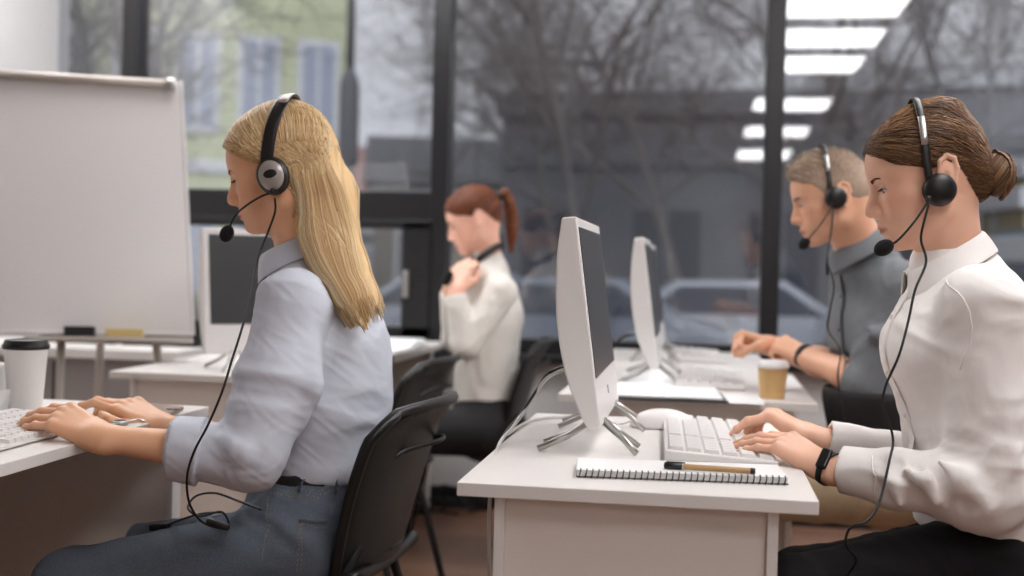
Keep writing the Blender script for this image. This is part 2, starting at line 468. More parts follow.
# ================================================================ computers
def make_computer(name_label, x, y, near_w=.48, rz=0, cable='white'):
    """screen faces +X locally; origin at desk level under the middle"""
    e = empty('desktop_computer', (x, y, TOP), rz, label=name_label, cat='computer', group='white all-in-one computers')
    hw = near_w/2; H = .377; zb = .05; t = math.radians(8)
    # local side profile (u = towards the user, v = up along the screen)
    def M(u, v, w):
        return (u*math.cos(t)-v*math.sin(t), w, zb+u*math.sin(t)+v*math.cos(t))
    prof = [(0, 0), (0, H), (-.022, H+.001)] + [tuple(p) for p in spline([(-.026, H), (-.044, H*.80), (-.056, H*.52), (-.050, H*.25), (-.030, .02), (-.020, 0)], 5)]
    b = MB(); b.prism([(u, v) for u, v in prof], -hw, hw, M)
    b.build('body', M_plast, e, bevel=.003)
    s = MB()
    s.prism([(-.0005, .088), (.0016, .088), (.0016, H-.018), (-.0005, H-.018)], -hw+.018, hw-.018, M)
    s.build('screen', M_screen, e, bevel=.0008)
    c = MB(); c.prism([(.0, .040), (.0014, .040), (.0014, .056), (.0, .056)], -.008, .008, M); c.build('power_mark', M_plast2, e)
    c = MB(); c.prism([(-.0115, H-.0005), (-.004, H-.0005), (-.004, H+.0012), (-.0115, H+.0012)], -.012, .012, M); c.build('camera_strip', M_plast2, e)
    # splayed wire feet
    for sy in (-1, 1):
        for (dx, tip) in ((.062, 1), (-.115, -1)):
            f = MB(); yy = sy*hw*.78
            top = V(-.012, yy*.80, zb+.010)
            f.tube([top, V(dx*.55, yy*.93, zb*.55), V(dx, yy*1.08, .0045)], [(.0035, .006)]*3, 8, flat=(0, 1, 0))
            f.tube([top+V(0, -.02*sy, 0), V(dx*.6, yy*.66, zb*.5), V(dx*1.0, yy*.60, .0045)], [(.003, .005)]*3, 8, flat=(0, 1, 0))
            f.build('foot', M_metal, e, smooth=True)
    return e
def cable(name, pts, r, m, parent=None, n=8, world=True):
    return MB().tube(spline(pts, n), r, 8).build(name, m, parent, smooth=True, world=world)
M_wcab = mat('white_cable', (215, 213, 210), .4)
c1 = make_computer('large white all-in-one computer in the foreground, seen from its side on wire feet', -.166, 2.345, .48)
k = cable('power_cable', [P(576, 368, 2.34), P(560, 371, 2.34), P(545, 380, 2.35), P(531, 402, 2.36), P(512, 428, 2.30), P(500, 443, 2.2), P(493, 470, 2.06), P(489, 520, 2.06), P(490, 600, 2.1)], .0035, M_wcab, c1)
k = cable('black_cable', [P(582, 366, 2.34), P(566, 367, 2.34), P(548, 374, 2.35), P(538, 388, 2.36), P(520, 415, 2.34), P(506, 432, 2.28), P(500, 445, 2.25)], .0028, M_rubber, c1)
MB().tube([P(584, 366, 2.35), P(560, 368.5, 2.345), P(548, 373, 2.345)], [.006, .0055, .003], 10).build('plug', M_black, c1, smooth=True, world=True)
cable('desk_cable', [Pz(505, 436, .744), Pz(530, 421, .744), Pz(560, 417, .744), Pz(590, 418, .744), Pz(617, 424, .744)], .003, M_wcab, c1)
c2 = make_computer('white all-in-one computer on the second desk of the right row', -.11, 3.66, .46)
cable('power_cable', [P(634, 334, 3.5), P(622, 338, 3.5), P(612, 350, 3.5), P(606, 372, 3.5)], .004, M_rubber, c2)
c3 = make_computer('farthest white all-in-one computer of the right row, mostly behind the second', -.125, 4.50, .46)
c4 = make_computer('white all-in-one computer behind the blonde woman, dark screen towards the camera', -1.27, 3.50, .44, math.radians(-50))
cable('power_cable', [P(200, 335, 4.0), P(190, 345, 3.95), P(180, 356, 3.9), P(170, 340, 3.95), P(176, 325, 4.0), P(196, 318, 4.05)], .004, M_wcab, c4)
q5 = Pz(-4, 408, TOP)
sb = empty('desk_organiser', (q5[0], q5[1], TOP), label='white plastic box with dark slots cut off by the left picture edge', cat='organiser')
MB().box(-.05, .022, -.07, .05, 0, .095).build('case', M_plast, sb, bevel=.006)
for zz in (.022, .05): MB().box(-.04, .0225, -.0712, -.069, zz, zz+.016).build('slot', M_screen, sb)
# ================================================================ keyboards
def make_keyboard(x, y, label, rz=0):
    """long side along local Y, user at +X"""
    e = empty('keyboard', (x, y, TOP), rz, label=label, cat='keyboard', group='white keyboards')
    W, Ln = .196, .50
    def M(u, v, w): return (u, w, v)
    b = MB(); b.prism([(-W/2, .002), (W/2, .002), (W/2, .008), (-W/2, .021)], -Ln/2, Ln/2, M); b.build('base', M_plast, e, bevel=.003, seg=3)
    sl = math.atan2(.013, W)
    def key(cx, cy, w, d, me=None):
        z = .0145+(-cx)*.013/W+.0028
        if me is None:
            k = MB(); a, b2 = w/2, d/2; h = .004
            vs = [(-a, -b2, -h), (a, -b2, -h), (a, b2, -h), (-a, b2, -h), (-a*.82, -b2*.85, h), (a*.82, -b2*.85, h), (a*.82, b2*.85, h), (-a*.82, b2*.85, h)]
            k.add(vs, [(0, 3, 2, 1), (4, 5, 6, 7), (0, 1, 5, 4), (1, 2, 6, 5), (2, 3, 7, 6), (3, 0, 4, 7)])
            o = k.build('key', M_plast, e, bevel=.0008)
        else:
            o = bpy.data.objects.new('key', me); COL.objects.link(o); o.parent = e
            m = o.modifiers.new('bv', 'BEVEL'); m.width = .0008; m.segments = 2
        o.location = (cx, cy, z); o.rotation_euler = (0, sl, 0); return o
    std = None; p = .0211
    for r in range(6):
        cx = -W/2+.020+r*.0312
        if r == 0:
            n = 16
        else: n = 14
        y0 = -Ln/2+.016
        # local +Y end is the user's right... main block then number pad towards -Y (nearest the camera)
        for c in range(23):
            cy = Ln/2-.014-c*p
            if c in (15,): continue
            if r == 5 and 4 <= c <= 9:
                if c == 4:
                    key(cx, cy-2.5*p, .0275, p*5.8)
                continue
            if std is None: o = key(cx, cy, .0275, .0190); std = o.data
            else: key(cx, cy, .0275, .0190, std)
    return e
kb = make_keyboard(.036, 2.345, 'white keyboard under the hands of the woman in the white shirt', math.radians(2))
make_keyboard(.045, 3.64, 'white keyboard on the second desk, left of the tan paper cup', math.radians(-2))
make_keyboard(.0, 4.62, 'farthest white keyboard on the right row, in front of the man\'s raised fist', math.radians(3))
make_keyboard(-1.25, 1.955, 'white keyboard under the blonde woman\'s hands', math.radians(1))
# mouse pad-like white mouse domes
def make_mouse(x, y, label, s=1, rz=0):
    e = empty('computer_mouse', (x, y, TOP), rz, label=label, cat='mouse', group='white computer mice')
    g = Fr((0, 0, 0)); S = SDF(); S.u(ell(g, (0, 0, .0), (.062*s, .034*s, .036*s))); S.inter(half(g, (0, 0, .001), (0, 0, -1)), .004)
    o = sdf_obj('shell', S, (-.08, -.05, -.01), (.08, .05, .05), .003, M_plast); o.parent = e
    cable('cord', [(-.06*s, 0, .012), (-.09, .01, .004), (-.13, .05, .0035), (-.16, .12, .0035)], .0018, M_wcab, e, world=False)
    return e
p = Pz(663, 428, TOP); make_mouse(p[0], p[1], 'large rounded white mouse behind the foreground keyboard', 1.15, math.radians(5))
p = Pz(704, 357, TOP)
make_mouse(p[0], p[1], 'white mouse on the farthest desk of the right row', .9)
# ================================================================ notebook and pen
def Mflat(o, rz):
    c, s = math.cos(rz), math.sin(rz)
    return lambda v: (o[0]+v[0]*c-v[1]*s, o[1]+v[0]*s+v[1]*c, o[2]+v[2])
nbL = Pz(576, 478, TOP); nbR = Pz(789, 486, TOP); a = math.atan2((nbR-nbL)[1], (nbR-nbL)[0]); Lw = float(np.linalg.norm(nbR-nbL))
nb = empty('spiral_notebook', tuple((nbL)), a, label='white spiral notebook lying at the front edge of the foreground desk', cat='notebook')
MB().box(.0, Lw, .006, .128, .0005, .0025).build('back_cover', mat('cardboard', (120, 112, 104), .8), nb)
for i in range(6):
    MB().box(.001, Lw-.001, .006+.0003*i, .127-.0003*(5-i), .0028+i*.0013, .0039+i*.0013).build('page', mat('paper_page', (238, 237, 235), .7), nb)
MB().box(0, Lw, .006, .128, .0108, .0123).build('front_cover', mat('white_cover', (240, 239, 238), .5), nb, bevel=.0004)
M_wire = mat('spiral_wire', (60, 57, 55), .35, metal=.7)
sp = MB(); n = 34
for i in range(n):
    xx = .006+i*(Lw-.012)/(n-1)
    pts = [(xx+.0012*math.sin(t), .008+.0085*math.cos(t), .0068+.0068*math.sin(t)) for t in np.linspace(0, 2*PI, 15)]
    sp.tube(pts, .0011, 5, cap=False)
sp.build('spiral_binding', M_wire, nb, smooth=True)
A_ = Pz(664, 465, TOP+.019); B_ = Pz(755, 471, TOP+.019)
pe = empty('pen', tuple((A_+B_)/2), math.atan2((B_-A_)[1], (B_-A_)[0]), label='kraft-brown pen with black cap lying on the white notebook', cat='pen'); pl = float(np.linalg.norm(B_-A_))/2
Mx = lambda v: (v[2], v[1], v[0])
M_kraft = mat('kraft_card', (186, 150, 105), .7, noise=.05, nscale=300)
z0 = 0
MB().lathe([(.0046, -pl+.028), (.0048, -pl+.03), (.0048, pl-.006), (.0046, pl-.0055)], 20, M=Mx).build('barrel', M_kraft, pe, smooth=True)
MB().lathe([(.003, -pl), (.0052, -pl+.001), (.0055, -pl+.003), (.0055, -pl+.029), (.005, -pl+.0295)], 20, M=Mx).build('cap', M_black, pe, smooth=True)
MB().lathe([(.0052, -pl+.029), (.0056, -pl+.0295), (.0056, -pl+.031), (.005, -pl+.0315)], 20, M=Mx).build('ring', M_metal, pe, smooth=True)
MB().lathe([(.0049, pl-.007), (.0052, pl-.006), (.005, pl), (.003, pl+.0005)], 20, M=Mx).build('end_plug', M_black, pe, smooth=True)
MB().box(-pl+.004, -pl+.034, -.001, .001, .0052, .0072).build('clip', M_black, pe, bevel=.0004)
for o in [x for x in bpy.data.objects if x.parent == pe]: o.location.z -= .0005
# ================================================================ cups
def make_cup(p, label, cup_m, lid_m, h=.10, r1=.031, r2=.043, sleeve=None):
    e = empty('paper_cup', tuple(p), label=label, cat='cup')
    t = .0015
    MB().lathe([(r1-.003, 0), (r1, .0), (r1, .004), (r2, h-.002), (r2+.0015, h), (r2-t, h), (r1-t, .006), (.001, .006)], 40).build('cup', cup_m, e, smooth=True, fix=True)
    MB().lathe([(r2+.001, h-.008), (r2+.003, h-.007), (r2+.003, h+.001), (r2+.0005, h+.003), (r2-.002, h+.011), (r2-.004, h+.012), (r2-.006, h+.012), (r2-.008, h+.009), (.001, h+.009)], 40).build('lid', lid_m, e, smooth=True)
    return e
p = Pz(25, 411, TOP); make_cup((p[0], p[1], TOP), 'tall white paper cup with a black lid by the left edge', mat('white_card_cup', (226, 224, 222), .6), M_black, .140, .034, .0445)
p = Pz(772, 398, TOP); make_cup((p[0], p[1], TOP), 'tan kraft paper cup with a white lid on the second desk', mat('kraft_cup', (205, 166, 112), .7), M_plast, .088, .032, .0395)
# ================================================================ papers, phone
def flat(name, corners, z, th, m, label, cat, extra=None, bev=.0005):
    c = [Pz(x, y, z) for x, y in corners]; o = np.mean(c, 0); e = empty(name, tuple(o), label=label, cat=cat) if extra else None
    mb = MB(); vs = [(q-o)*V(1, 1, 0)+V(0, 0, dz) for dz in (0, th) for q in c]
    mb.add(vs, [(3, 2, 1, 0), (4, 5, 6, 7)]+[(i, (i+1) % 4, 4+(i+1) % 4, 4+i) for i in range(4)])
    if e is None:
        r = mb.build(name, m, None, bevel=bev); r.location = tuple(o); tag(r, label, cat); return r
    r = mb.build(extra, m, e, bevel=bev); return e
M_paper = mat('paper', (236, 237, 238), .7)
e = flat('clipboard', [(614, 399), (729, 403.5), (716, 390), (622, 386)], TOP, .004, M_black, 'black clipboard holding a white sheet at the front of the second desk', 'clipboard', 'board')
o = e.location; c = [Pz(x, y, TOP+.004)-np.array(o) for x, y in [(612, 396), (723, 400), (706, 374), (625, 370)]]
mb = MB(); mb.add([q+V(0, 0, .0005+dz) for dz in (0, .003) for q in c], [(3, 2, 1, 0), (4, 5, 6, 7)]+[(i, (i+1) % 4, 4+(i+1) % 4, 4+i) for i in range(4)]); mb.build('paper_sheet', M_paper, e)
flat('paper_sheet', [(726, 403), (765, 405), (760, 395), (722, 394)], TOP+.0003, .001, M_paper, 'white sheet of paper beside the clipboard, left of the tan cup', 'paper')
for i, (dx, dy) in enumerate(((0, 0), (3, .5), (-2, .3))):
    flat('paper_pile', [(380+dx, 358+dy), (412+dx, 351+dy), (422+dx, 341+dy), (386+dx, 340+dy)], TOP+.001+.012*i, .0115, M_paper, 'pad of white paper in a pile on the window desk, '+('lowest one', 'middle one', 'topmost one')[i], 'paper')
ph = flat('smartphone', [(136, 412), (170, 417), (184, 410), (147, 406)], TOP+.001, .008, mat('rose_phone', (150, 125, 110), .35, metal=.5), 'brown-backed smartphone lying behind the blonde woman\'s wrist', 'smartphone', 'body', bev=.002)
q = Pz(176, 409.5, TOP+.009)-np.array(ph.location)
MB().box(q[0]-.018, q[0]+.006, q[1]-.008, q[1]+.004, q[2]-.000, q[2]+.002).build('camera_bump', M_black, ph, bevel=.001)
wa = Pz(120, 425, TOP); e = empty('wristwatch', (wa[0], wa[1], TOP), label='small metal wristwatch lying between the blonde woman\'s hands', cat='watch')
MB().lathe([(.014, 0), (.016, .002), (.016, .007), (.013, .009), (.001, .009)], 24).build('case', M_metal, e, smooth=True)
MB().lathe([(.0125, .0091), (.0125, .0095), (.001, .0095)], 24).build('dial', M_blackm, e, smooth=True)
st = MB(); st.tube(spline([(0, .014, .004), (.004, .03, .004), (.01, .045, .006), (.02, .05, .006), (.03, .045, .003)], 4), [(.0015, .006)]*17, 8, flat=(0, 0, 1)); st.tube(spline([(0, -.014, .004), (-.004, -.03, .005), (.0, -.045, .004)], 4), [(.0015, .006)]*9, 8, flat=(0, 0, 1)); st.build('strap', M_metal, e, smooth=True)
# paper clip holder at left edge: white folded card
e = empty('desk_calendar', tuple(Pz(8, 412, TOP)), label='small white folded card standing at the left edge in front of the cup', cat='card')
MB().box(-.02, .0, -.06, .04, .0, .002).build('base', M_paper, e)
MB().add([(-.002, -.06, .0), (.012, -.06, .05), (.012, .04, .05), (-.002, .04, .0), (-.004, -.06, .0), (.010, -.06, .05), (.010, .04, .05), (-.004, .04, .0)], [(0, 1, 2, 3), (7, 6, 5, 4), (0, 4, 5, 1), (1, 5, 6, 2), (2, 6, 7, 3), (3, 7, 4, 0)]).build('flap', M_paper, e)
# ================================================================ flipchart whiteboard
D = 3.80
TLb, TRb, BLb, BRb = P(-60, 60, D-.05), P(181, 82, D+.12), P(-62, 331, D-.12), P(193, 334, D+.05)
wb = empty('whiteboard_easel', (float((TLb[0]+TRb[0])/2), float(TRb[1]), 0), label='large white flipchart board on an easel at the left, tray along its foot', cat='whiteboard')
ux = nrm(BRb-BLb); uz = nrm(TRb-BRb); un = nrm(np.cross(ux, uz)); 
if un[1] > 0: un = -un
def Bq(a, b, c):   # a along, b up, c towards camera; origin BRb
    return BRb+ux*a+uz*b+un*c
Hh = float(np.linalg.norm(TRb-BRb)); Wd = .82
def bbox(a0, a1, b0, b1, c0, c1): return MB().box(a0, a1, b0, b1, c0, c1, M=lambda v: Bq(*v))
bbox(-Wd, 0, 0, Hh, -.018, 0).build('board', M_board, wb, world=True, bevel=.003)
fr = MB()
for q in ((-Wd-.006, -Wd+.004, -.004, Hh+.004), (-.004, .006, -.004, Hh+.004), (-Wd, 0, -.006, .006)): fr.box(*q, -.02, .003, M=lambda v: Bq(*v))
fr.build('frame', M_board, wb, world=True, bevel=.002)
rl = MB(); rl.tube([Bq(-.60, Hh-.012, .014), Bq(-.035, Hh-.012, .014)], [.014, .014], 14); rl.build('clamp_rail', M_alu, wb, world=True, smooth=True)
for aa in (-.605, -.03):
    MB().tube([Bq(aa-.012, Hh-.012, .014), Bq(aa+.012, Hh-.012, .014)], [.02, .02], 14).build('clamp_end', M_metal, wb, world=True, smooth=True)
bbox(-.50, -.0, -.030, -.016, -.01, .075).build('tray', M_alu, wb, world=True, bevel=.003)
def leg(a, b): MB().tube([a, b], [.013, .013], 12).build('leg', M_alu, wb, world=True, smooth=True)
l0 = Bq(-.40, -.03, .0); l1 = Bq(-.115, -.03, 0)
leg(l0, P(52, 560, 3.72)*V(1, 1, 0)+V(0, 0, .0)); leg(l1, V(*(P(186, 500, 3.9)[:2]), 0.0)); leg(Bq(-.26, .3, -.03), V(Bq(-.26, 0, 0)[0]-.15, Bq(0, 0, 0)[1]+.10, 0))
for (a0, a1, m, lb, n, h) in ((-.385, -.295, M_blackm, 'black board eraser lying on the whiteboard tray', 'board_eraser', .032), (-.262, -.15, mat('yellow_felt', (202, 178, 118), .8), 'yellow board eraser lying on the whiteboard tray', 'board_eraser', .026)):
    o = Bq((a0+a1)/2, -.016, .035)
    e = empty(n, tuple(o), label=lb, cat='eraser')
    MB().box(a0, a1, -.0155, -.0155+h*.7, .012, .058, M=lambda v: Bq(*v)).build('block', m, e, world=True, bevel=.003)
    MB().box(a0, a1, -.0155+h*.7, -.0155+h, .012, .058, M=lambda v: Bq(*v)).build('felt', m, e, world=True, bevel=.003)
# dark storage crates under the easel, behind the cabinet top
e = empty('storage_box', (-2.35, 4.28, .74), label='dark green storage box on the low cabinet behind the easel legs', cat='box')
MB().box(-.12, .18, -.06, .08, 0, .085).build('body', mat('dark_green', (48, 62, 30), .6), e, bevel=.004)
MB().box(-.125, .185, -.065, .085, .085, .10).build('lid', M_blackm, e, bevel=.003)
e = empty('storage_box', (-2.0, 4.28, .74), label='black storage box on the low cabinet, right of the green one', cat='box')
MB().box(-.14, .16, -.06, .08, 0, .085).build('body', M_blackm, e, bevel=.004)
MB().box(-.145, .165, -.065, .085, .085, .10).build('lid', M_black, e, bevel=.003)
# ================================================================ chairs
def make_chair(loc, rz, label, arms=False):
    """user faces -X locally; shell back at +X"""
    e = empty('office_chair', loc, rz, label=label, cat='chair', group='black plastic visitor chairs')
    # backrest shell: grid over width (y) and height (z)
    def shell(off, w0, z0, z1, n=22, m=14):
        g = []
        for i in range(n):
            t = i/(n-1); z = z0+(z1-z0)*t
            row = []
            hw = w0*(.90+.16*math.sin(min(1, t*1.25)*PI*.55))*(1-max(0, (t-.82)/.18)**2*.22)
            for j in range(m):
                s = -1+2*j/(m-1)
                x = .205+.30*(z-.45)*.62+.03*t*t-.045*(s*s)*(1.0)+.0+off+.02*max(0, t-.85)/.15
                zz = z-.02*abs(s)**3*max(0, (t-.5))
                row.append((x, s*hw, zz))
            g.append(row)
        return g
    b = MB(); b.sheet(shell(0, .215, .46, .80)); o = b.build('backrest', M_black, e, smooth=True, solid=.016, sub=1)
    b = MB(); g = shell(.009, .215*.62, .50, .72)
    edge = [g[0][j] for j in range(14)]+[g[i][13] for i in range(22)]+[g[21][j] for j in range(13, -1, -1)]+[g[i][0] for i in range(21, -1, -1)]
    b.tube([V(*p) for p in edge], .005, 6); b.build('moulded_rib', M_black, e, smooth=True)
    # rim
    g = shell(.004, .215, .46, .80)
    edge = [g[i][0] for i in range(22)]+[g[21][j] for j in range(14)]+[g[i][13] for i in range(21, -1, -1)]
    b = MB(); b.tube([V(*p) for p in edge], .0115, 8); b.build('rim', M_black, e, smooth=True)
    s = MB(); gr = []
    for i in range(14):
        u = i/13; x = -.22+.44*u; row = []
        for j in range(12):
            v = -1+2*j/11
            row.append((x, v*.22*(1-.12*abs(2*u-1)**3), .455-.03*(1-u)**4-.012*math.cos(v*PI/2)+.03*u**6))
        gr.append(row)
    s.sheet(gr); s.build('seat', M_black, e, smooth=True, solid=.03, sub=1)
    for sy in (-1, 1):
        MB().tube(spline([(-.24, sy*.24, 0.008), (-.17, sy*.21, .30), (-.15, sy*.20, .42), (-.10, sy*.2, .432), (.12, sy*.2, .432)], 5), .0105, 10).build('leg', M_blackm, e, smooth=True)
        MB().tube(spline([(.26, sy*.24, 0.008), (.19, sy*.21, .30), (.15, sy*.20, .432), (.172, sy*.19, .455), (.192, sy*.17, .50), (.20, sy*.15, .53)], 5), .0105, 10).build('leg', M_blackm, e, smooth=True)
        if arms: MB().tube(spline([(-.16, sy*.22, .42), (-.19, sy*.25, .50), (-.13, sy*.26, .545), (.12, sy*.26, .55), (.20, sy*.22, .53)], 6), .012, 10).build('armrest', M_black, e, smooth=True)
    return e
make_chair((-.82, 2.38, 0), math.radians(-4), 'black plastic chair in the foreground behind the blonde woman')
make_chair((-1.02, 3.42, 0), math.radians(-4), 'empty black chair between the blonde woman and the woman in cream')
make_chair((-.86, 4.42, 0), math.radians(4), 'black chair on which the woman in the cream jumper sits')
make_chair((.74, 3.38, 0), 0, 'black chair under the man in the grey shirt')
make_chair((.56, 2.16, 0), 0, 'black chair with tubular arms under the woman in the white shirt', arms=True)
# cable tangle on the floor
e = empty('floor_cables', tuple(Pz(460, 510, 0)), label='tangle of black cables on the floor by the wall', cat='cable')
for i in range(5):
    c0 = Pz(425+16*i, 512, .01); pts = [c0+V(random.uniform(-.12, .12), random.uniform(-.08, .05), abs(random.gauss(0, .05))) for _ in range(7)]
    pts[3] = pts[3]+V(0, 0, .1)
    cable('cable', pts, .005, M_rubber, e)
MB().box(*(lambda c: (c[0]-.15, c[0]+.15, c[1]+.02, c[1]+.07, .0, .04))(Pz(455, 510, 0))).build('power_strip', M_blackm, e, world=True, bevel=.006)
# ================================================================ outside
M_grnd = mat('street_ground', (120, 120, 124), .9, noise=.25, nscale=.6)
o = MB().box(-60, 60, WY+.3, 110, -.6, -.5).build('street_ground', M_grnd); o['kind'] = 'structure'
def building(name, label, cen, rz, w, d, h, wm, floors, cols, roof=None, win=(1.1, 1.9), z0=-.5, fh=3.4, wmat=None, cat='building', tm=None):
    M_trimo = tm or globals()['M_trimo']
    e = empty(name, (cen[0], cen[1], z0), rz, label=label, cat=cat)
    MB().box(-w/2, w/2, -d/2, d/2, 0, h).build('wall', wm, e)
    tr = MB(); tr.box(-w/2-.15, w/2+.15, -d/2-.15, d/2+.15, h-.5, h-.1); tr.box(-w/2-.06, w/2+.06, -d/2-.06, d/2+.06, fh+.1, fh+.35); tr.build('cornice', M_trimo, e, bevel=.03)
    for f in range(floors):
        for face in range(2):
            n = cols[face]; span = w if face == 0 else d
            for c in range(n):
                t = (c+.5)/n*span-span/2; zc = fh*f+1.0
                if zc+win[1] > h-.5: continue
                fr = MB(); gl = MB()
                a, b = t-win[0]/2, t+win[0]/2
                if face == 0:
                    fr.box(a-.12, b+.12, -d/2-.07, -d/2+.02, zc-.12, zc+win[1]+.12)
                    gl.box(a, t-.04, -d/2-.09, -d/2-.06, zc, zc+win[1]); gl.box(t+.04, b, -d/2-.09, -d/2-.06, zc, zc+win[1])
                else:
                    fr.box(w/2-.02, w/2+.07, a-.12, b+.12, zc-.12, zc+win[1]+.12)
                    gl.box(w/2+.06, w/2+.09, a, t-.04, zc, zc+win[1]); gl.box(w/2+.06, w/2+.09, t+.04, b, zc, zc+win[1])
                fo = fr.build('window', M_trimo, e); gl.build('pane', wmat or M_opane, fo)
    if roof:
        rh = roof[1]
        MB().prism([(-d/2-.4, h), (d/2+.4, h), (0, h+rh)], -w/2-.3, w/2+.3, lambda u, v, q: (q, u, v)).build('roof', roof[0], e)
    return e
M_trimo = mat('stone_trim', (206, 208, 212), .8)
M_opane = mat('far_pane', (160, 168, 186), .25)
M_dpane = mat('far_dark_pane', (70, 74, 84), .25)
M_green = mat('pale_green_render', (192, 198, 166), .9, noise=.08, nscale=.8)
M_redroof = mat('red_roof', (150, 118, 114), .9)
M_greyw = mat('grey_render', (112, 114, 120), .9, noise=.12, nscale=.5)
M_lightw = mat('light_render', (206, 184, 186), .9, noise=.05, nscale=.5)
M_ochre = mat('ochre_render', (150, 136, 96), .9, noise=.12, nscale=.5)
M_blue = mat('blue_render', (96, 116, 134), .9, noise=.1, nscale=.5)
def pt(x, d, z=-.5):
    v = _ray(x, 260); p = CAM+v*d; return (p[0], p[1])
# yellow-green block: right corner at x=345, d=24
c = P(345, 150, 24)
th = math.radians(28)
w, d = 15, 10
# facade (-d/2 local) faces the camera; right end corner at local (w/2,-d/2)
cx = c[0]-(w/2*math.cos(th)+d/2*math.sin(th)); cy = c[1]-(w/2*math.sin(th)-d/2*math.cos(th))
building('apartment_building', 'pale yellow-green building outside the left window pane', (cx, cy), th, w, d, 12, M_green, 3, (13, 8), (M_redroof, 2), (.60, 1.7), fh=3.1)
p = pt(400, 62); building('house', 'pale house with a reddish gabled roof seen beyond the lamp post', p, math.radians(-20), 9, 7, 5.0, M_lightw, 2, (3, 3), (M_redroof, 2.6), (.9, 1.2), fh=2.6)
p = pt(360, 42); building('shed', 'small grey outbuilding in front of the red-roofed house', p, 0, 4.0, 3, 3.0, M_greyw, 1, (2, 1), (M_greyw, 1.0), (.8, 1.0))
p = pt(690, 27); building('apartment_building', 'dark grey building behind the bare trees in the middle pane', p, math.radians(-6), 6.6, 8, 5.0, M_greyw, 1, (3, 3), None, (1.3, 1.7), wmat=M_dpane, tm=M_greyw)
p = pt(500, 34); building('house', 'low grey-brown house behind the woman in cream', p, math.radians(14), 7, 6, 3.6, mat('brown_render', (132, 126, 122), .9, noise=.1, nscale=.5), 1, (3, 2), (M_greyw, 1.5), (1.0, 1.4), wmat=M_dpane)
p = pt(985, 30); building('apartment_building', 'grey building behind the brunette\'s head in the right pane', p, math.radians(-14), 9, 8, 6.2, mat('mid_grey_render', (148, 150, 156), .9, noise=.1, nscale=.5), 2, (4, 3), None, (1.2, 1.8), wmat=M_dpane)
p = pt(1060, 24); building('kiosk', 'small ochre kiosk beyond the right pane', p, math.radians(10), 2.4, 2, 3.4, M_ochre, 1, (1, 1), None, (.8, 1.0))
p = pt(1075, 18); building('kiosk', 'small blue kiosk at the right edge beyond the ochre one', p, math.radians(10), 1.6, 2, 2.3, M_blue, 1, (1, 1), None, (.8, 1.0))
# lamp post
p = pt(346, 17)
e = empty('lamp_post', (p[0], p[1], -.5), label='grey lamp post against the white sky in the left window pane', cat='lamp post')
M_post = mat('grey_post', (96, 100, 106), .6)
MB().lathe([(.10, 0), (.10, .9), (.085, 1.0), (.075, 2.6), (.085, 2.9)], 16).build('base', M_post, e, smooth=True)
MB().lathe([(.11, 2.9), (.14, 3.0), (.14, 4.05), (.11, 4.15), (.06, 4.3)], 16).build('junction_box', M_post, e, smooth=True)
MB().lathe([(.06, 4.3), (.05, 8)], 16).build('pole', M_post, e, smooth=True)
MB().tube([(0, 0, 8), (.3, 0, 8.5), (1.2, 0, 8.6)], .05, 10).build('arm', M_post, e, smooth=True)
MB().box(1.0, 1.7, -.12, .12, 8.5, 8.62).build('lamp_head', M_post, e, bevel=.03)
# parked cars and snow patches
def car(p, rz, m, label):
    e = empty('parked_car', (p[0], p[1], -.5), rz, label=label, cat='car')
    prof = [(-2.1, .35), (-2.1, .8), (-1.9, .92), (-1.2, 1.0), (-.6, 1.42), (.8, 1.45), (1.5, 1.0), (2.1, .85), (2.15, .35)]
    MB().prism(prof, -.85, .85, lambda u, v, w: (u, w, v)).build('body', m, e, bevel=.08)
    MB().prism([(-1.05, 1.0), (-.55, 1.36), (.75, 1.38), (1.3, 1.0)], -.87, .87, lambda u, v, w: (u, w, v)).build('side_windows', M_dpane, e, bevel=.02)
    for x in (-1.35, 1.35):
        for s in (-1, 1):
            MB().lathe([(.31, -.1), (.33, -.08), (.33, .08), (.31, .1)], 18, M=lambda v: (x+v[0], s*.8+v[2], .33+v[1])).build('wheel', M_rubber, e, smooth=True)
M_carw = mat('car_white', (158, 163, 172), .4); M_carb = mat('car_blue_grey', (108, 116, 128), .4)
car(pt(560, 15), 0, M_carb, 'blue-grey parked car beyond the middle pane')
car(pt(720, 16.5), .05, M_carw, 'white parked car beyond the middle pane near the black mullion')
car(pt(455, 17), .1, M_carw, 'white parked car behind the woman in cream')
# trees
def tree(p, h, seed, label, spread=1.0, m=None, lean=0, n1=9, thick=.085):
    rnd = random.Random(seed); mb_t = MB(); mb_b = MB()
    def rv(a=1): return V(rnd.gauss(0, a), rnd.gauss(0, a), rnd.gauss(0, a))
    def br(p0, d, L, r, depth, mb):
        pts = [p0]; dd = nrm(d); n = 4
        for i in range(n):
            dd = nrm(dd+rv(.16)+V(0, 0, .05)); pts.append(pts[-1]+dd*L/n)
        mb.tube(pts, [r*(1-.5*i/n) for i in range(n+1)], 5 if depth < 2 else 3, cap=False)
        if depth >= 4: return
        k = (n1, 6, 6, 5)[depth] if depth < 4 else 0
        for i in range(k):
            t = rnd.uniform(.3, 1) if depth else rnd.uniform(.35, 1); q = pts[0]+0; j = min(n-1, int(t*n)); q = pts[j]+(pts[j+1]-pts[j])*(t*n-j)
            side = nrm(rv(1)*V(1, 1, .5)); nd = nrm(dd*.55+side*spread+V(0, 0, .15))
            br(q, nd, L*rnd.uniform(.42, .66), max(.004, r*.42), depth+1, mb_b)
    e = empty('bare_tree', (p[0], p[1], -.5), label=label, cat='tree', group=None)
    br(V(0, 0, 0), V(lean, 0, 1), h, thick, 0, mb_t)
    mb_t.build('trunk', m, e, smooth=True, fix=False); mb_b.build('branches', m, e, smooth=True, fix=False)
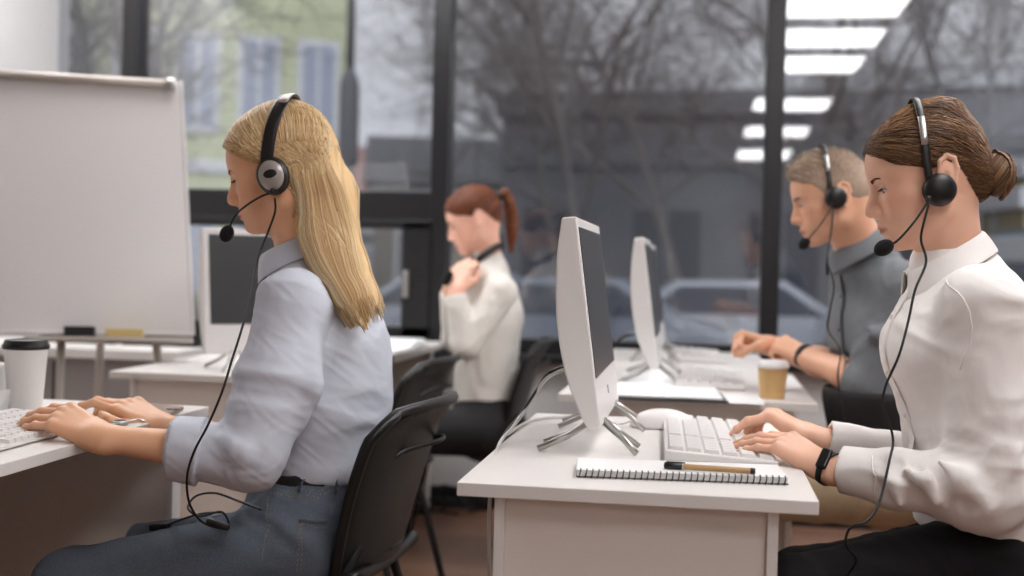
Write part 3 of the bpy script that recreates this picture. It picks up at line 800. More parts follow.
M_bark = mat('grey_bark', (104, 101, 100), .9); M_bark2 = mat('pale_bark', (150, 150, 152), .9)
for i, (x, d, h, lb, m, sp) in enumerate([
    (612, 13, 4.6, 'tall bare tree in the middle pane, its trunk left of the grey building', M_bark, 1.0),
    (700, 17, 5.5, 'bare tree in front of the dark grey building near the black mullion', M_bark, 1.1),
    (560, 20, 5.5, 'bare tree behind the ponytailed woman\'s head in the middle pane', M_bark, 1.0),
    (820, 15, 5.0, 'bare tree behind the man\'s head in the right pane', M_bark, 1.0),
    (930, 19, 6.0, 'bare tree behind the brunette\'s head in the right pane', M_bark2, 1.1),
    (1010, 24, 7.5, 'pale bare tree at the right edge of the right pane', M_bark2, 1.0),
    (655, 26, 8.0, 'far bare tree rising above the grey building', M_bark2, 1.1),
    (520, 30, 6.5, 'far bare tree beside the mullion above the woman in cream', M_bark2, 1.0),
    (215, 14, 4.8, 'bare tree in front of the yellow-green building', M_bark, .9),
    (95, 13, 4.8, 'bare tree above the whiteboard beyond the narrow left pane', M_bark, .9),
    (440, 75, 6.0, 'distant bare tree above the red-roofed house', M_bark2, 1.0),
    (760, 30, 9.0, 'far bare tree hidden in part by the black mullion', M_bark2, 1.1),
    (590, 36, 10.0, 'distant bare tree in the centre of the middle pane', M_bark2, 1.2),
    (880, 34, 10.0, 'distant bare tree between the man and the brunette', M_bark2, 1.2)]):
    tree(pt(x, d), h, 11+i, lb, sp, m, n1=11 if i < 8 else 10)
# ================================================================ people: shared shapes
def skin_color(base, H=None, sex='f', lips=(176, 104, 92), brow=None, extra=None):
    b = np.array(s2l(base)); lp = np.array(s2l(lips))
    def f(pos):
        c = np.tile(b, (len(pos), 1))
        n = np.sin(pos@V(41, 23, 57))*np.sin(pos@V(-37, 61, 19)+1.3)
        c = c*(1+.025*n[:, None])
        if H is not None:
            q = H.l(pos)
            # lips (own colour)
            w = np.exp(-((q[:, 2]+.0635)/.0062)**2)*np.exp(-(q[:, 1]/.020)**4)*(q[:, 0] > .072)
            c = c*(1-w[:, None])+lp*w[:, None]
            w = (np.exp(-(((q[:, 0]-.07)/.03)**2+((np.abs(q[:, 1])-.045)/.02)**2+((q[:, 2]+.02)/.022)**2)))*.30
            c = c*(1-w[:, None])+c*V(1.08, .80, .76)*w[:, None]
            w = np.exp(-(((q[:, 0]-.118)/.012)**2+((q[:, 2]+.028)/.012)**2+(q[:, 1]/.014)**2))*.35
            c = c*(1-w[:, None])+c*V(1.05, .78, .74)*w[:, None]
            if extra is not None: c = extra(q, c)
        return c
    return f
def head_shape(S, H, sex='f', lid=.35, s=1.0, hw=.0725, ear=True, mouth=0):
    """H: frame x=face direction, y=left, z=up, origin between the ear canals"""
    m = sex == 'm'
    S.u(ell(H, (-.004, 0, .043), (.094, hw, .078)), .01)
    S.u(ell(H, (.030, 0, .040), (.064, hw*.87, .062)), .03)
    S.u(ell(H, (-.035, 0, .01), (.058, hw*.86, .055)), .03)
    S.u(ell(H, (.038, 0, -.018), (.052, .056, .062)), .03)
    jw = .052 if m else .046
    for sy in (-1, 1):
        S.u(cap(H, (.004, sy*jw, -.052), (.066, sy*.015, -.088), .017 if m else .014, .013), .028)
        S.u(cap(H, (.0, sy*(jw+.006), -.02), (.004, sy*jw, -.052), .014, .014), .025)
        S.u(ell(H, (.055, sy*.040, -.014), (.024, .017, .017), rz=-sy*30), .018)
        S.u(ell(H, (.055, sy*.028, -.045), (.026, .022, .026)), .02)
    S.u(ell(H, (.048, 0, -.060), (.044, .036, .034)), .02)
    S.u(ell(H, (.079, 0, -.0875), (.0145, .018, .0125) if not m else (.017, .022, .015)), .018)
    S.u(ell(H, (.072, 0, -.055), (.024, .027, .024)), .014)
    S.u(cap(H, (.02, 0, -.062), (.055, 0, -.080), .026, .016), .02)
    # brow ridge
    for sy in (-1, 1):
        S.u(cap(H, (.084, sy*.012, .024), (.073, sy*.040, .025), .008 if m else .0065, .006), .014)
        S.sub(ell(H, (.096, sy*.030, .0065), (.016, .0165, .0105), rz=-sy*14), .016)
    # nose
    S.u(cap(H, (.0865, 0, .020), (.1075, 0, -.020), .0056, .0062), .012)
    S.u(ell(H, (.1080, 0, -.0262), (.0095, .0085, .0075), ry=20), .008)
    S.u(ell(H, (.094, 0, -.017), (.015, .0105, .017), ry=-28), .008)
    S.u(cap(H, (.1075, 0, -.032), (.094, 0, -.038), .0055, .006), .008)
    for sy in (-1, 1):
        S.u(ell(H, (.0985, sy*.0115, -.0310), (.0095, .0062, .0072)), .008)
        S.sub(ell(H, (.1035, sy*.0065, -.0385), (.0048, .003, .0035)), .003)
        # lids
        S.u(ell(H, (.0722, sy*.031, .0055), (.0142, .0150, .0132)), .006)
    # lips
    S.u(cap(H, (.0955, 0, -.0575), (.0855, .020, -.0620), .0058, .0030), .006); S.u(cap(H, (.0955, 0, -.0575), (.0855, -.020, -.0620), .0058, .0030), .006)
    S.u(cap(H, (.0935, 0, -.0685), (.0845, .017, -.0640), .0062, .0032), .006); S.u(cap(H, (.0935, 0, -.0685), (.0845, -.017, -.0640), .0062, .0032), .006)
    for sy in (-1, 1):
        S.sub(cap(H, (.1030, 0, -.0632), (.0885, sy*.022, -.0630), .0016, .0012), .003)
    S.sub(cap(H, (.1015, -.008, -.0775), (.1015, .008, -.0775), .006), .008)
    # eye opening
    for sy in (-1, 1):
        S.sub(ell(H, (.0850, sy*.0325, .0045-.0035*lid), (.0115, .0135, .0078*(1-lid)+.0004), rz=-sy*20), .0012)
        S.u(cap(H, (.0825, sy*.022, .0130), (.0765, sy*.043, .0120), .0030, .0022), .004)
    if ear:
        for sy in (-1, 1):
            E = H.at((-.012, sy*(hw+.0005), .004), rz=sy*24, ry=-8)
            S.u(ell(E, (-.004, sy*.003, .002), (.0165, .0050, .030)), .006)
            pts = [(.008, 0, -.012), (.010, sy*.002, .004), (.008, sy*.005, .022), (-.004, sy*.008, .032), (-.017, sy*.009, .026), (-.021, sy*.009, .008), (-.015, sy*.007, -.012), (-.004, sy*.003, -.026), (.003, 0, -.024)]
            S.u(chain(E, pts, [.0030, .0034, .0036, .0038, .0040, .0038, .0035, .0048, .004]), .003)
            S.sub(ell(E, (.000, sy*.010, -.004), (.007, .006, .009)), .003)
def eyes(H, parent, look=-.25, iris=(92, 104, 110)):
    Mw = mat('eye_white', (226, 220, 214), .15); Mi = mat('iris', iris, .1); Mp = mat('pupil', (8, 8, 8), .05)
    for sy in (-1, 1):
        c = H.w((.0722, sy*.031, .0052)); r = .0127
        d = nrm(H.d((math.cos(look), -sy*.02, math.sin(look)))); up = nrm(np.cross(d, H.d((0, 1, 0)))); w = np.cross(up, d)
        def MM(v, c=c, d=d, up=up, w=w): return c+d*v[2]+up*v[0]+w*v[1]
        prof = [(r*math.sin(a), r*math.cos(a)) for a in np.linspace(.43, PI-.01, 14)]
        MB().lathe([(.001, r*.905)]+[(r*math.sin(.42), r*math.cos(.42))]+prof, 20, M=MM).build('eye', Mw, parent, smooth=True, world=True)
        o = MB().lathe([(.0001, r*.972), (.0025, r*.965), (.0052, r*.925), (.0054, r*.90), (.001, r*.88)], 18, M=MM).build('iris', Mi, None, smooth=True); 
        for v in o.data.vertices: v.co = v.co-Vector(tuple(parent.location))
        o.parent = parent
        o = MB().lathe([(.0001, r*.985), (.0022, r*.975), (.0023, r*.95), (.0001, r*.94)], 14, M=MM).build('pupil', Mp, parent, smooth=True, world=True)
def arc_hairs(name, H, parent, m, pts0, n, L, r, dirf):
    mb = MB()
    for i in range(n):
        t = i/(n-1); p = pts0(t); d = dirf(t)
        mb.tube([H.w(p), H.w(V(*p)+V(*d)*L*.5), H.w(V(*p)+V(*d)*L+V(0, 0, .0008))], [r, r*.8, r*.2], 4)
    return mb.build(name, m, parent, smooth=True, world=True)
def onto(S, p, d, far=.05, n=60):
    """first surface point when travelling from p along d"""
    p = np.array(p, float); d = nrm(d); q = p+np.linspace(0, far, n)[:, None]*d
    v = S.ev(q); i = np.where(v < 0)[0]
    if len(i) == 0: return q[int(np.argmin(v))]
    i = i[0]
    if i == 0: return q[0]
    t = v[i-1]/(v[i-1]-v[i]); return q[i-1]+(q[i]-q[i-1])*t
def brows_lashes(S, H, parent, mb_, ml, thick=1.0, lid=.35, lash=1.0):
    for sy in (-1, 1):
        mb = MB()
        for i in range(40):
            t = i/39
            y = .014+.038*t; z = .0205+.0070*math.sin(t*PI*.62)-.002*t
            for k in range(3):
                zz = z+(k-1)*.0017*thick*(1-.65*t)
                p = onto(S, H.w((.125, sy*y, zz)), H.d((-1, -sy*.35*t, 0)), .08)
                n = nrm(H.d((1, sy*.5*t, .2)))
                p2 = p+H.d((-.0040*t-.0005, sy*.0050, .0020*(1-1.8*t)))+n*.0007
                mb.tube([p-n*.0002, p+(p2-p)*.5+n*.0009, p2], [.0004*thick, .00045*thick, .0002], 4)
        mb.build('eyebrow', mb_, parent, world=True)
        mb = MB()
        for i in range(18):
            t = i/17; a = -1+2*t
            y = .0325+.0125*a
            dx = math.sqrt(max(0, 1-((y-.031)/.0148)**2))
            p = V(.0722+.0146*dx, sy*y, .0045-.0035*lid+.0062*(1-lid)*math.sqrt(max(0, 1-a*a*.9))+.0003)
            dd = nrm((1, sy*(.9*a+.2), -.25-.5*lid))
            mb.tube([H.w(p-dd*.001), H.w(p+dd*.0035*lash), H.w(p+dd*.0065*lash+V(0, 0, .0012))], [.00045, .0003, .00012], 4)
        mb.build('eyelashes', ml, parent, world=True)
def hand_shape(S, W, side, sc=1.0, curl=(.35, .5, .25), spread=.06, thumb=None, curls=None, flat=1, fl=1.28):
    """W: frame x=to fingertips, y=thumb side, z=back of hand, origin at the wrist"""
    L = (.066, .074, .069, .054); Y = (.0275, .0095, -.0085, -.0255); X = (.086, .089, .084, .076); Rr = (.0080, .0083, .0078, .0070)
    S.u(ecap(W, (-.02, 0, 0), (.012, 0, 0), (.026*sc, .0185*sc), (.027*sc, .018*sc), (0, 1, 0)), .02)
    for i in range(4):
        a = V(.012, Y[i]*.62, -.001)*sc; b = V(X[i], Y[i], -.002)*sc
        S.u(ecap(W, a, b, (.0135*sc, .0135*sc), (.0098*sc, .0100*sc), (0, 1, 0)), .012)
        S.u(ell(W, b+V(-.001, 0, .004)*sc, V(.0085, .0075, .0065)*sc), .006)
    S.u(ecap(W, V(.03, .0, -.006)*sc, V(.066, .0, -.006)*sc, (.024*sc, .010*sc), (.028*sc, .009*sc), (0, 1, 0)), .012)
    tips = []
    for i in range(4):
        c = curls[i] if curls else curl
        a0 = spread*(1.5-i)*.8; p = V(X[i], Y[i], -.003)*sc; ang = 0
        seg = (L[i]*.46*fl, L[i]*.30*fl, L[i]*.24*fl); r = Rr[i]*sc; rad = (r*1.06, r*.98, r*.88, r*.74)
        for j in range(3):
            ang += c[j]
            d = V(math.cos(ang)*math.cos(a0), math.sin(a0)*(math.cos(ang) if ang < 1.2 else .3), -math.sin(ang))
            q = p+nrm(d)*seg[j]*sc
            S.u(cap(W, p, q, rad[j], rad[j+1]), .0035 if j else .006)
            if j == 1 or j == 2: S.u(ell(W, p+V(math.sin(ang), 0, math.cos(ang))*.0018*sc, V(.007, .0068, .006)*sc), .003)
            p = q
        tips.append((p, ang, rad[3]))
    th = thumb or [(.018, .022, -.008), (.050, .044, -.018), (.078, .050, -.026), (.100, .046, -.032)]
    rr = (.0155, .0120, .0092, .0072)
    for j in range(3): S.u(cap(W, V(*th[j])*sc, V(*th[j+1])*sc, rr[j]*sc, rr[j+1]*sc), .010 if j == 0 else .004)
    S.u(ecap(W, V(.03, .018, -.006)*sc, V(.06, .026, -.004)*sc, (.012*sc, .010*sc), (.008*sc, .007*sc), (0, 1, 0)), .012)
    return tips
def nails(W, tips, parent, m, sc=1.0, name='fingernail'):
    for p, ang, r in tips:
        g = Fr(W.w(p), W.A@rotm(0, math.degrees(ang), 0))
        mb = MB(); gr = []
        for i in range(5):
            u = -.006+.012*i/4; row = []
            for j in range(5):
                v = -1+2*j/4; row.append(g.w((u*sc*(1-.1*v*v), v*.0046*sc, r*1.02-.0018*sc*v*v-.0010*(i/4)**2*sc)))
            gr.append(row)
        mb.sheet(gr); mb.build(name, m, parent, smooth=True, world=True, solid=.0006)
def wframe(o, x, zhint):
    x = nrm(x); z = np.array(zhint, float); z = nrm(z-x*(z@x)); y = np.cross(z, x)
    return Fr(o, np.stack([x, y, z], 1))
def hframe(o, yaw, pitch, roll=0):
    """head frame: yaw from +X (degrees, ccw), pitch down positive"""
    return Fr(o, rotm(0, 0, yaw)@rotm(0, pitch, 0)@rotm(roll, 0, 0))
def folds(seed, amp, freq, dirv=(0, 0, 1), region=None):
    """soft cloth wrinkles running across dirv"""
    rnd = np.random.RandomState(seed); d = nrm(dirv)
    a = nrm(np.cross(d, (.3, .5, .8))); b = np.cross(d, a)
    ph = rnd.rand(6)*6.28; K = [d*freq*(1+.5*rnd.rand())+a*freq*.35*rnd.randn()+b*freq*.35*rnd.randn() for _ in range(3)]
    K2 = [(rnd.randn(3))*freq*.4 for _ in range(2)]
    def f(p):
        w = .8*np.sin(p@K2[0]+ph[4])+.8*np.sin(p@K2[1]+ph[5])
        v = sum(1-np.abs(np.sin(p@K[i]*.5+ph[i]+w*(1+.3*i))) for i in range(3))/3-.36
        v = np.clip(v, -.2, .5)
        r = -amp*v
        if region is not None: r = r*region(p)
        return r
    return f
# ---------------------------------------------------------------- headset
def headset(label, H, parent_none=None, hw=.078, cup_c=(0, .0, .0), cup_r=.027, style='round', boom=None, cord=None, top=.132, tilt=0, band_w=.010, near=-1, group=None, bx=.0, cr=.0022, sq=.9, surf=None):
    """near=+1 if the left ear is nearest the camera"""
    e = empty('headset', tuple(H.o), label=label, cat='headset', group=group)
    cx, cz = cup_c[0], cup_c[2]
    # headband arc in the plane through the ears
    arc = []
    for a in np.linspace(-PI/2, PI/2, 33):
        y = math.copysign(abs(math.sin(a))**sq, a)*(hw+.004); z = cz+.008+(top-cz)*math.cos(a)**.85 if abs(a) < PI/2-.001 else cz+.008
        x = cx+bx*(1-math.cos(a))+tilt*math.cos(a)
        pw = H.w((x, y, z))
        if surf is not None and abs(a) < 1.35:
            cc = V(-.005, 0, .03); dl = V(x, y, z)-cc; s_ = radial(surf, H, dl, lift=.0045)
            if np.linalg.norm(H.l(s_)-cc) > np.linalg.norm(dl): pw = s_
        arc.append(pw)
    for _ in range(3 if surf is not None else 0): arc = [arc[0]]+[.25*arc[i-1]+.5*arc[i]+.25*arc[i+1]+nrm(arc[i]-H.w((0, 0, .03)))*.0004 for i in range(1, len(arc)-1)]+[arc[-1]]
    xd = H.d((1, 0, 0))
    mb = MB()
    mb.tube(arc, [(band_w, .0018)]*len(arc), 10, flat=xd); mb.build('headband', M_black, e, smooth=True, world=True)
    if style == 'big':
        mb = MB(); sub = arc[10:23]; up = [p+(p-H.w((0, 0, .02)))*.018 for p in sub]; mb.tube(up, [(band_w*1.08, .0022)]*len(up), 10, flat=xd); mb.build('band_cover', M_alu, e, smooth=True, world=True)
    else:
        mb = MB(); k = 24 if near > 0 else 3; sub = arc[k:k+5]; up = [p+(p-H.w((0, 0, .02)))*.02 for p in sub]; mb.tube(up, [(band_w*.9, .0016)]*len(up), 10, flat=xd); mb.build('band_slider', M_metal, e, smooth=True, world=True)
    for sy in (-1, 1):
        C0 = H.w((cx, sy*(hw+.002), cz)); nd = H.d((0, sy, 0)); up = H.d((0, 0, 1)); w = H.d((1, 0, 0))
        el = 1.18 if style == 'big' else 1.0
        def MM(v, C0=C0, nd=nd, up=up, w=w, el=el): return C0+nd*v[2]+up*v[0]*el+w*v[1]
        r = cup_r
        cup = MB().lathe([(r*.55, -.012), (r*.98, -.010), (r*1.02, -.002), (r*.95, .004), (.001, .004)], 30, M=MM).build('ear_cushion', M_rubber, e, smooth=True, world=True)
        c2 = MB().lathe([(r*.96, .002), (r*.97, .008), (r*.86, .013), (r*.55, .0165), (.001, .0175)], 30, M=MM).build('ear_cup', M_black, e, smooth=True, world=True)
        if style == 'big':
            MB().lathe([(r*.80, .0125), (r*.78, .0150), (r*.5, .0182), (.001, .0188)], 30, M=MM).build('ear_cup_cover', mat('silver_grey', (168, 162, 156), .35, metal=.3), c2, smooth=True, world=False) if False else None
            g = MB().lathe([(r*.80, .0125), (r*.78, .0150), (r*.5, .0185), (.001, .0192)], 30, M=MM); g.build('ear_cup_cover', mat('silver_grey', (168, 162, 156), .35, metal=.3), e, smooth=True, world=True)
            def M3(v, C0=C0, nd=nd, up=up, w=w): return C0+nd*v[2]+up*(v[0]*.62+.003)+w*v[1]
            MB().lathe([(r*.42, .0165), (r*.42, .0205), (r*.36, .0215), (.001, .0212)], 26, M=M3).build('oval_badge', M_black, e, smooth=True, world=True)
    if boom:
        pts = [H.w(b) for b in boom]
        MB().tube(spline(pts, 6), [.0021]*(len(spline(pts, 6))-6)+[.0024]*6, 8).build('microphone_boom', M_black, e, smooth=True, world=True)
        MB().tube([pts[0]+H.d((.004, near*.002, .003)), pts[0]+H.d((-.001, near*.004, .0))], .006, 12).build('boom_pivot', M_black, e, smooth=True, world=True)
        d = nrm(pts[-1]-pts[-2]); S = SDF(); g = wframe(pts[-1], d, (0, 0, 1))
        S.u(ell(g, (.006, 0, 0), (.0175, .0135, .0135)))
        sdf_obj('foam_windshield', S, pts[-1]-.03, pts[-1]+.03, .0022, M_foam, e)
    if cord:
        MB().tube(spline(cord, 8), cr, 7).build('cord', M_rubber, e, smooth=True, world=True)
    return e
# ---------------------------------------------------------------- hair helpers
def hair_mat(name, rough=.42, aniso=True):
    m = attr_mat(name, rough, spec=.35, bump=0)
    return m
def strand_mesh(name, strands, m, parent, sides=3, flat=1.0):
    vs = []; fs = []; cs = []
    for pts, r, col in strands:
        pts = [np.array(p) for p in pts]; n = len(pts); up = None; b0 = len(vs)
        for i, p in enumerate(pts):
            t = pts[min(i+1, n-1)]-pts[max(i-1, 0)]; L = np.linalg.norm(t)
            t = t/L if L > 1e-9 else V(0, 0, 1)
            if up is None:
                a = V(0, 0, 1) if abs(t[2]) < .9 else V(1, 0, 0); up = nrm(a-t*(a@t))
            else:
                up = up-t*(up@t); up = nrm(up)
            w = np.cross(t, up); u = i/(n-1); rr = r*(1-.55*abs(2*u-1)**3)
            for k in range(sides):
                an = 2*PI*k/sides; vs.append(p+(up*math.cos(an)+w*math.sin(an))*rr); cs.append(col)
        for i in range(n-1):
            for k in range(sides):
                fs.append((b0+i*sides+k, b0+i*sides+(k+1) % sides, b0+(i+1)*sides+(k+1) % sides, b0+(i+1)*sides+k))
    L = parent.location; vs = np.array(vs)-np.array(L)
    me = bpy.data.meshes.new(name); me.from_pydata(vs.tolist(), [], fs); me.update()
    a = me.color_attributes.new('col', 'FLOAT_COLOR', 'POINT')
    c = np.array(cs); a.data.foreach_set('color', np.concatenate([c, np.ones((len(c), 1))], 1).astype(np.float32).ravel())
    return link_mesh(name, me, m, parent, smooth=True)
def vary(rnd, cols):
    c = np.array(s2l(cols[rnd.randrange(len(cols))])); return tuple(np.clip(c*(1+rnd.gauss(0, .10)), 0, 1))
def linecut(H, pts, k=.7, soft=0):
    xs = np.array([p[0] for p in pts][::-1]); zs = np.array([p[1] for p in pts][::-1])
    def f(p):
        q = H.l(p); return (np.interp(q[:, 0], xs, zs)-q[:, 2])*k
    return f
def radial(S, H, d, c=(-.005, 0, .030), far=.17, lift=.0):
    """surface point of S in direction d (head-local) seen from the head centre"""
    d = nrm(d); t = np.linspace(.045, .165, 61); q = H.w(V(*c))+t[:, None]*H.d(d); v = S.ev(q)
    i = np.where((v[:-1] < 0) & (v[1:] >= 0))[0]
    if len(i) == 0: p = q[int(np.argmin(np.abs(v)))]
    else:
        i = i[0]; u = v[i]/(v[i]-v[i+1]); p = q[i]+(q[i+1]-q[i])*u
    return p+H.d(d)*lift
def slerp(a, b, t):
    a = nrm(a); b = nrm(b); w = math.acos(max(-1, min(1, float(a@b))))
    if w < 1e-5: return a
    return (math.sin((1-t)*w)*a+math.sin(t*w)*b)/math.sin(w)
def scalp_strands(S, H, starts, ends, cols, rnd, r=.0011, n=10, via=None, lift=.0006, c=(-.005, 0, .030)):
    out = []
    for a, b in zip(starts, ends):
        pts = []
        for i in range(n):
            t = i/(n-1)
            d = slerp(a, b, t) if via is None else (slerp(a, via(a), t*2) if t < .5 else slerp(via(a), b, t*2-1))
            pts.append(radial(S, H, d, c=c, lift=lift+rnd.gauss(0, .0004)))
        out.append((pts, r*rnd.uniform(.7, 1.2), vary(rnd, cols)))
    return out
def grad_onto(S, p, it=4):
    """pull points to the surface along the field gradient"""
    p = np.array(p, float)
    for _ in range(it):
        e = .001; d = S.ev(p)
        g = np.stack([(S.ev(p+V(e, 0, 0))-d), (S.ev(p+V(0, e, 0))-d), (S.ev(p+V(0, 0, e))-d)], 1)/e
        g /= np.maximum(np.linalg.norm(g, axis=1, keepdims=True), .2); p = p-g*d[:, None]*.9
    return p, g
# ================================================================ people
WFR = Fr()
M_skinf = attr_mat('skin', .46, sss=.10)
M_nail = mat('nail', (226, 178, 160), .3)
M_brow = mat('brow_hair', (104, 74, 56), .9, spec=.1)
def body(name, parent, H, lat, J, skin, vox=.002, sex='f', lid=.4, hands=None, slim=1.0, lips=(172, 100, 90), ears=True, extra=None, hw=.0725):
    """J: neck, chest, waist, sh, el, wr (pairs, left then right), W hand frames"""
    S = SDF(); head_shape(S, H, sex, lid=lid, ear=ears, hw=hw)
    nr = .058 if sex == 'm' else .049
    n0 = H.w((-.022, 0, -.035)); n1 = J['neck']
    S.u(ecap(WFR, n0, n1+(n0-n1)*.25, (nr, nr*1.04), (nr*1.02, nr*1.06), lat), .03)
    S.u(cap(WFR, H.w((-.004, 0, -.06)), n1+(n0-n1)*.3, nr*.66, nr*.8), .03)
    S.u(ecap(WFR, n1, n1+(J['chest']-n1)*.35, (nr*1.05, nr*.95), (.10, .062), lat), .02)
    S.u(ecap(WFR, J['chest'], J['waist'], (.11, .07), (.10, .07), lat), .04)
    for i in (0, 1):
        S.u(cap(WFR, n1-V(0, 0, .06), J['sh'][i], .035, .042), .02)
        S.u(cap(WFR, J['sh'][i], J['el'][i], .041*slim, .034*slim), .02)
        S.u(cap(WFR, J['el'][i], J['el'][i]*.62+J['wr'][i]*.38, .035*slim, .037*slim), .015)
        W = J['W'][i]
        S.u(ecap(WFR, J['el'][i]*.62+J['wr'][i]*.38, J['wr'][i], (.036*slim, .034*slim), (.0265*slim, .0195*slim), W.A[:, 1]), .015)
    T = []
    for i in (0, 1): T.append(hand_shape(S, J['W'][i], (1, -1)[i], **(hands[i] if hands else {})))
    pts = [H.w((.13, 0, 0)), H.w((0, 0, .13)), H.w((0, 0, -.13)), H.w((-.11, .1, 0)), H.w((0, -.1, 0)), J['waist']-.12, J['waist']+.12]+list(J['sh'])+list(J['el'])+list(J['wr'])
    for i in (0, 1): pts += [J['W'][i].w((.2, .08, .04)), J['W'][i].w((.2, -.06, -.1))]
    pts = np.array(pts); o = sdf_obj(name, S, pts.min(0)-.07, pts.max(0)+.07, vox, M_skinf, parent, color=skin_color(skin, H, lips=lips, extra=extra))
    return S, T
def cut(f, *hs):
    def g(p):
        d = f(p)
        for h in hs: d = np.maximum(d, h(p))
        return d
    return g
def ring_cuff(a, b, ra, rb, th=.004, n=None, flatn=1.0):
    """hollow sleeve end from a (wrist side) to b"""
    d = nrm(b-a)
    outer = cap(WFR, a-d*.05, b+d*.02, ra, rb)
    inner = cap(WFR, a-d*.1, b+d*.05, ra-th, rb-th)
    h1 = half(WFR, a, -d)
    h2 = half(WFR, b, d)
    return cut(outer, h1, h2, lambda p: -inner(p))
def collar(parent, m, c, fw, up, rx, ry, hb, drop, wid, flare=.016, open_=.55, name='collar', n=40):
    """fold-over shirt collar. c neck centre, fw forward, up; rx fore-aft radius, ry lateral; hb height of the top edge at the back, drop towards the front"""
    fw = nrm(fw); up = nrm(up-fw*(np.dot(up, fw))); lf = np.cross(up, fw)
    rows = [[], [], [], [], [], []]
    th = np.linspace(-PI+open_, PI-open_, n)
    for t in th:
        f = (1-math.cos(t))/2
        z = hb-drop*f
        w = wid*(1+.25*f**3)
        dd = -fw*math.cos(t)+lf*math.sin(t)*(ry/rx)
        def Q(r, zz): return c+dd*r+up*zz+fw*(.012*f)
        rows[0].append(Q(rx-.003, z-.036)); rows[1].append(Q(rx-.001, z-.012)); rows[2].append(Q(rx+.001, z)); rows[3].append(Q(rx+.006, z-.002))
        rows[4].append(Q(rx+.006+flare*.6, z-w*.55)); rows[5].append(Q(rx+.006+flare, z-w))
    mb = MB(); mb.sheet(rows); return mb.build(name, m, parent, smooth=True, world=True, solid=.0025, sub=1)
def buttons(parent, pts, nd, m, r=.0055, name='button'):
    for p in pts:
        g = wframe(p, nd, (0, 0, 1))
        MB().lathe([(r*.2, 0), (r, 0), (r, .002), (r*.8, .003), (r*.7, .0022), (.0005, .0022)], 14, M=lambda v: g.w((v[2], v[0], v[1]))).build(name, m, parent, smooth=True, world=True)
def seam(name, pts, r, m, parent, S=None, lift=0):
    q = np.array(spline(pts, 6))
    if S is not None:
        q, g = grad_onto(S, q); q = q+g*lift
    return MB().tube(list(q), r, 5).build(name, m, parent, smooth=True, world=True)
def cloth_color(rgb, var=.02):
    b = np.array(s2l(rgb))
    def f(p):
        n = np.sin(p@V(310, 170, 220))*np.sin(p@V(-190, 260, 240)+.7); return b*(1+var*n[:, None])
    return f
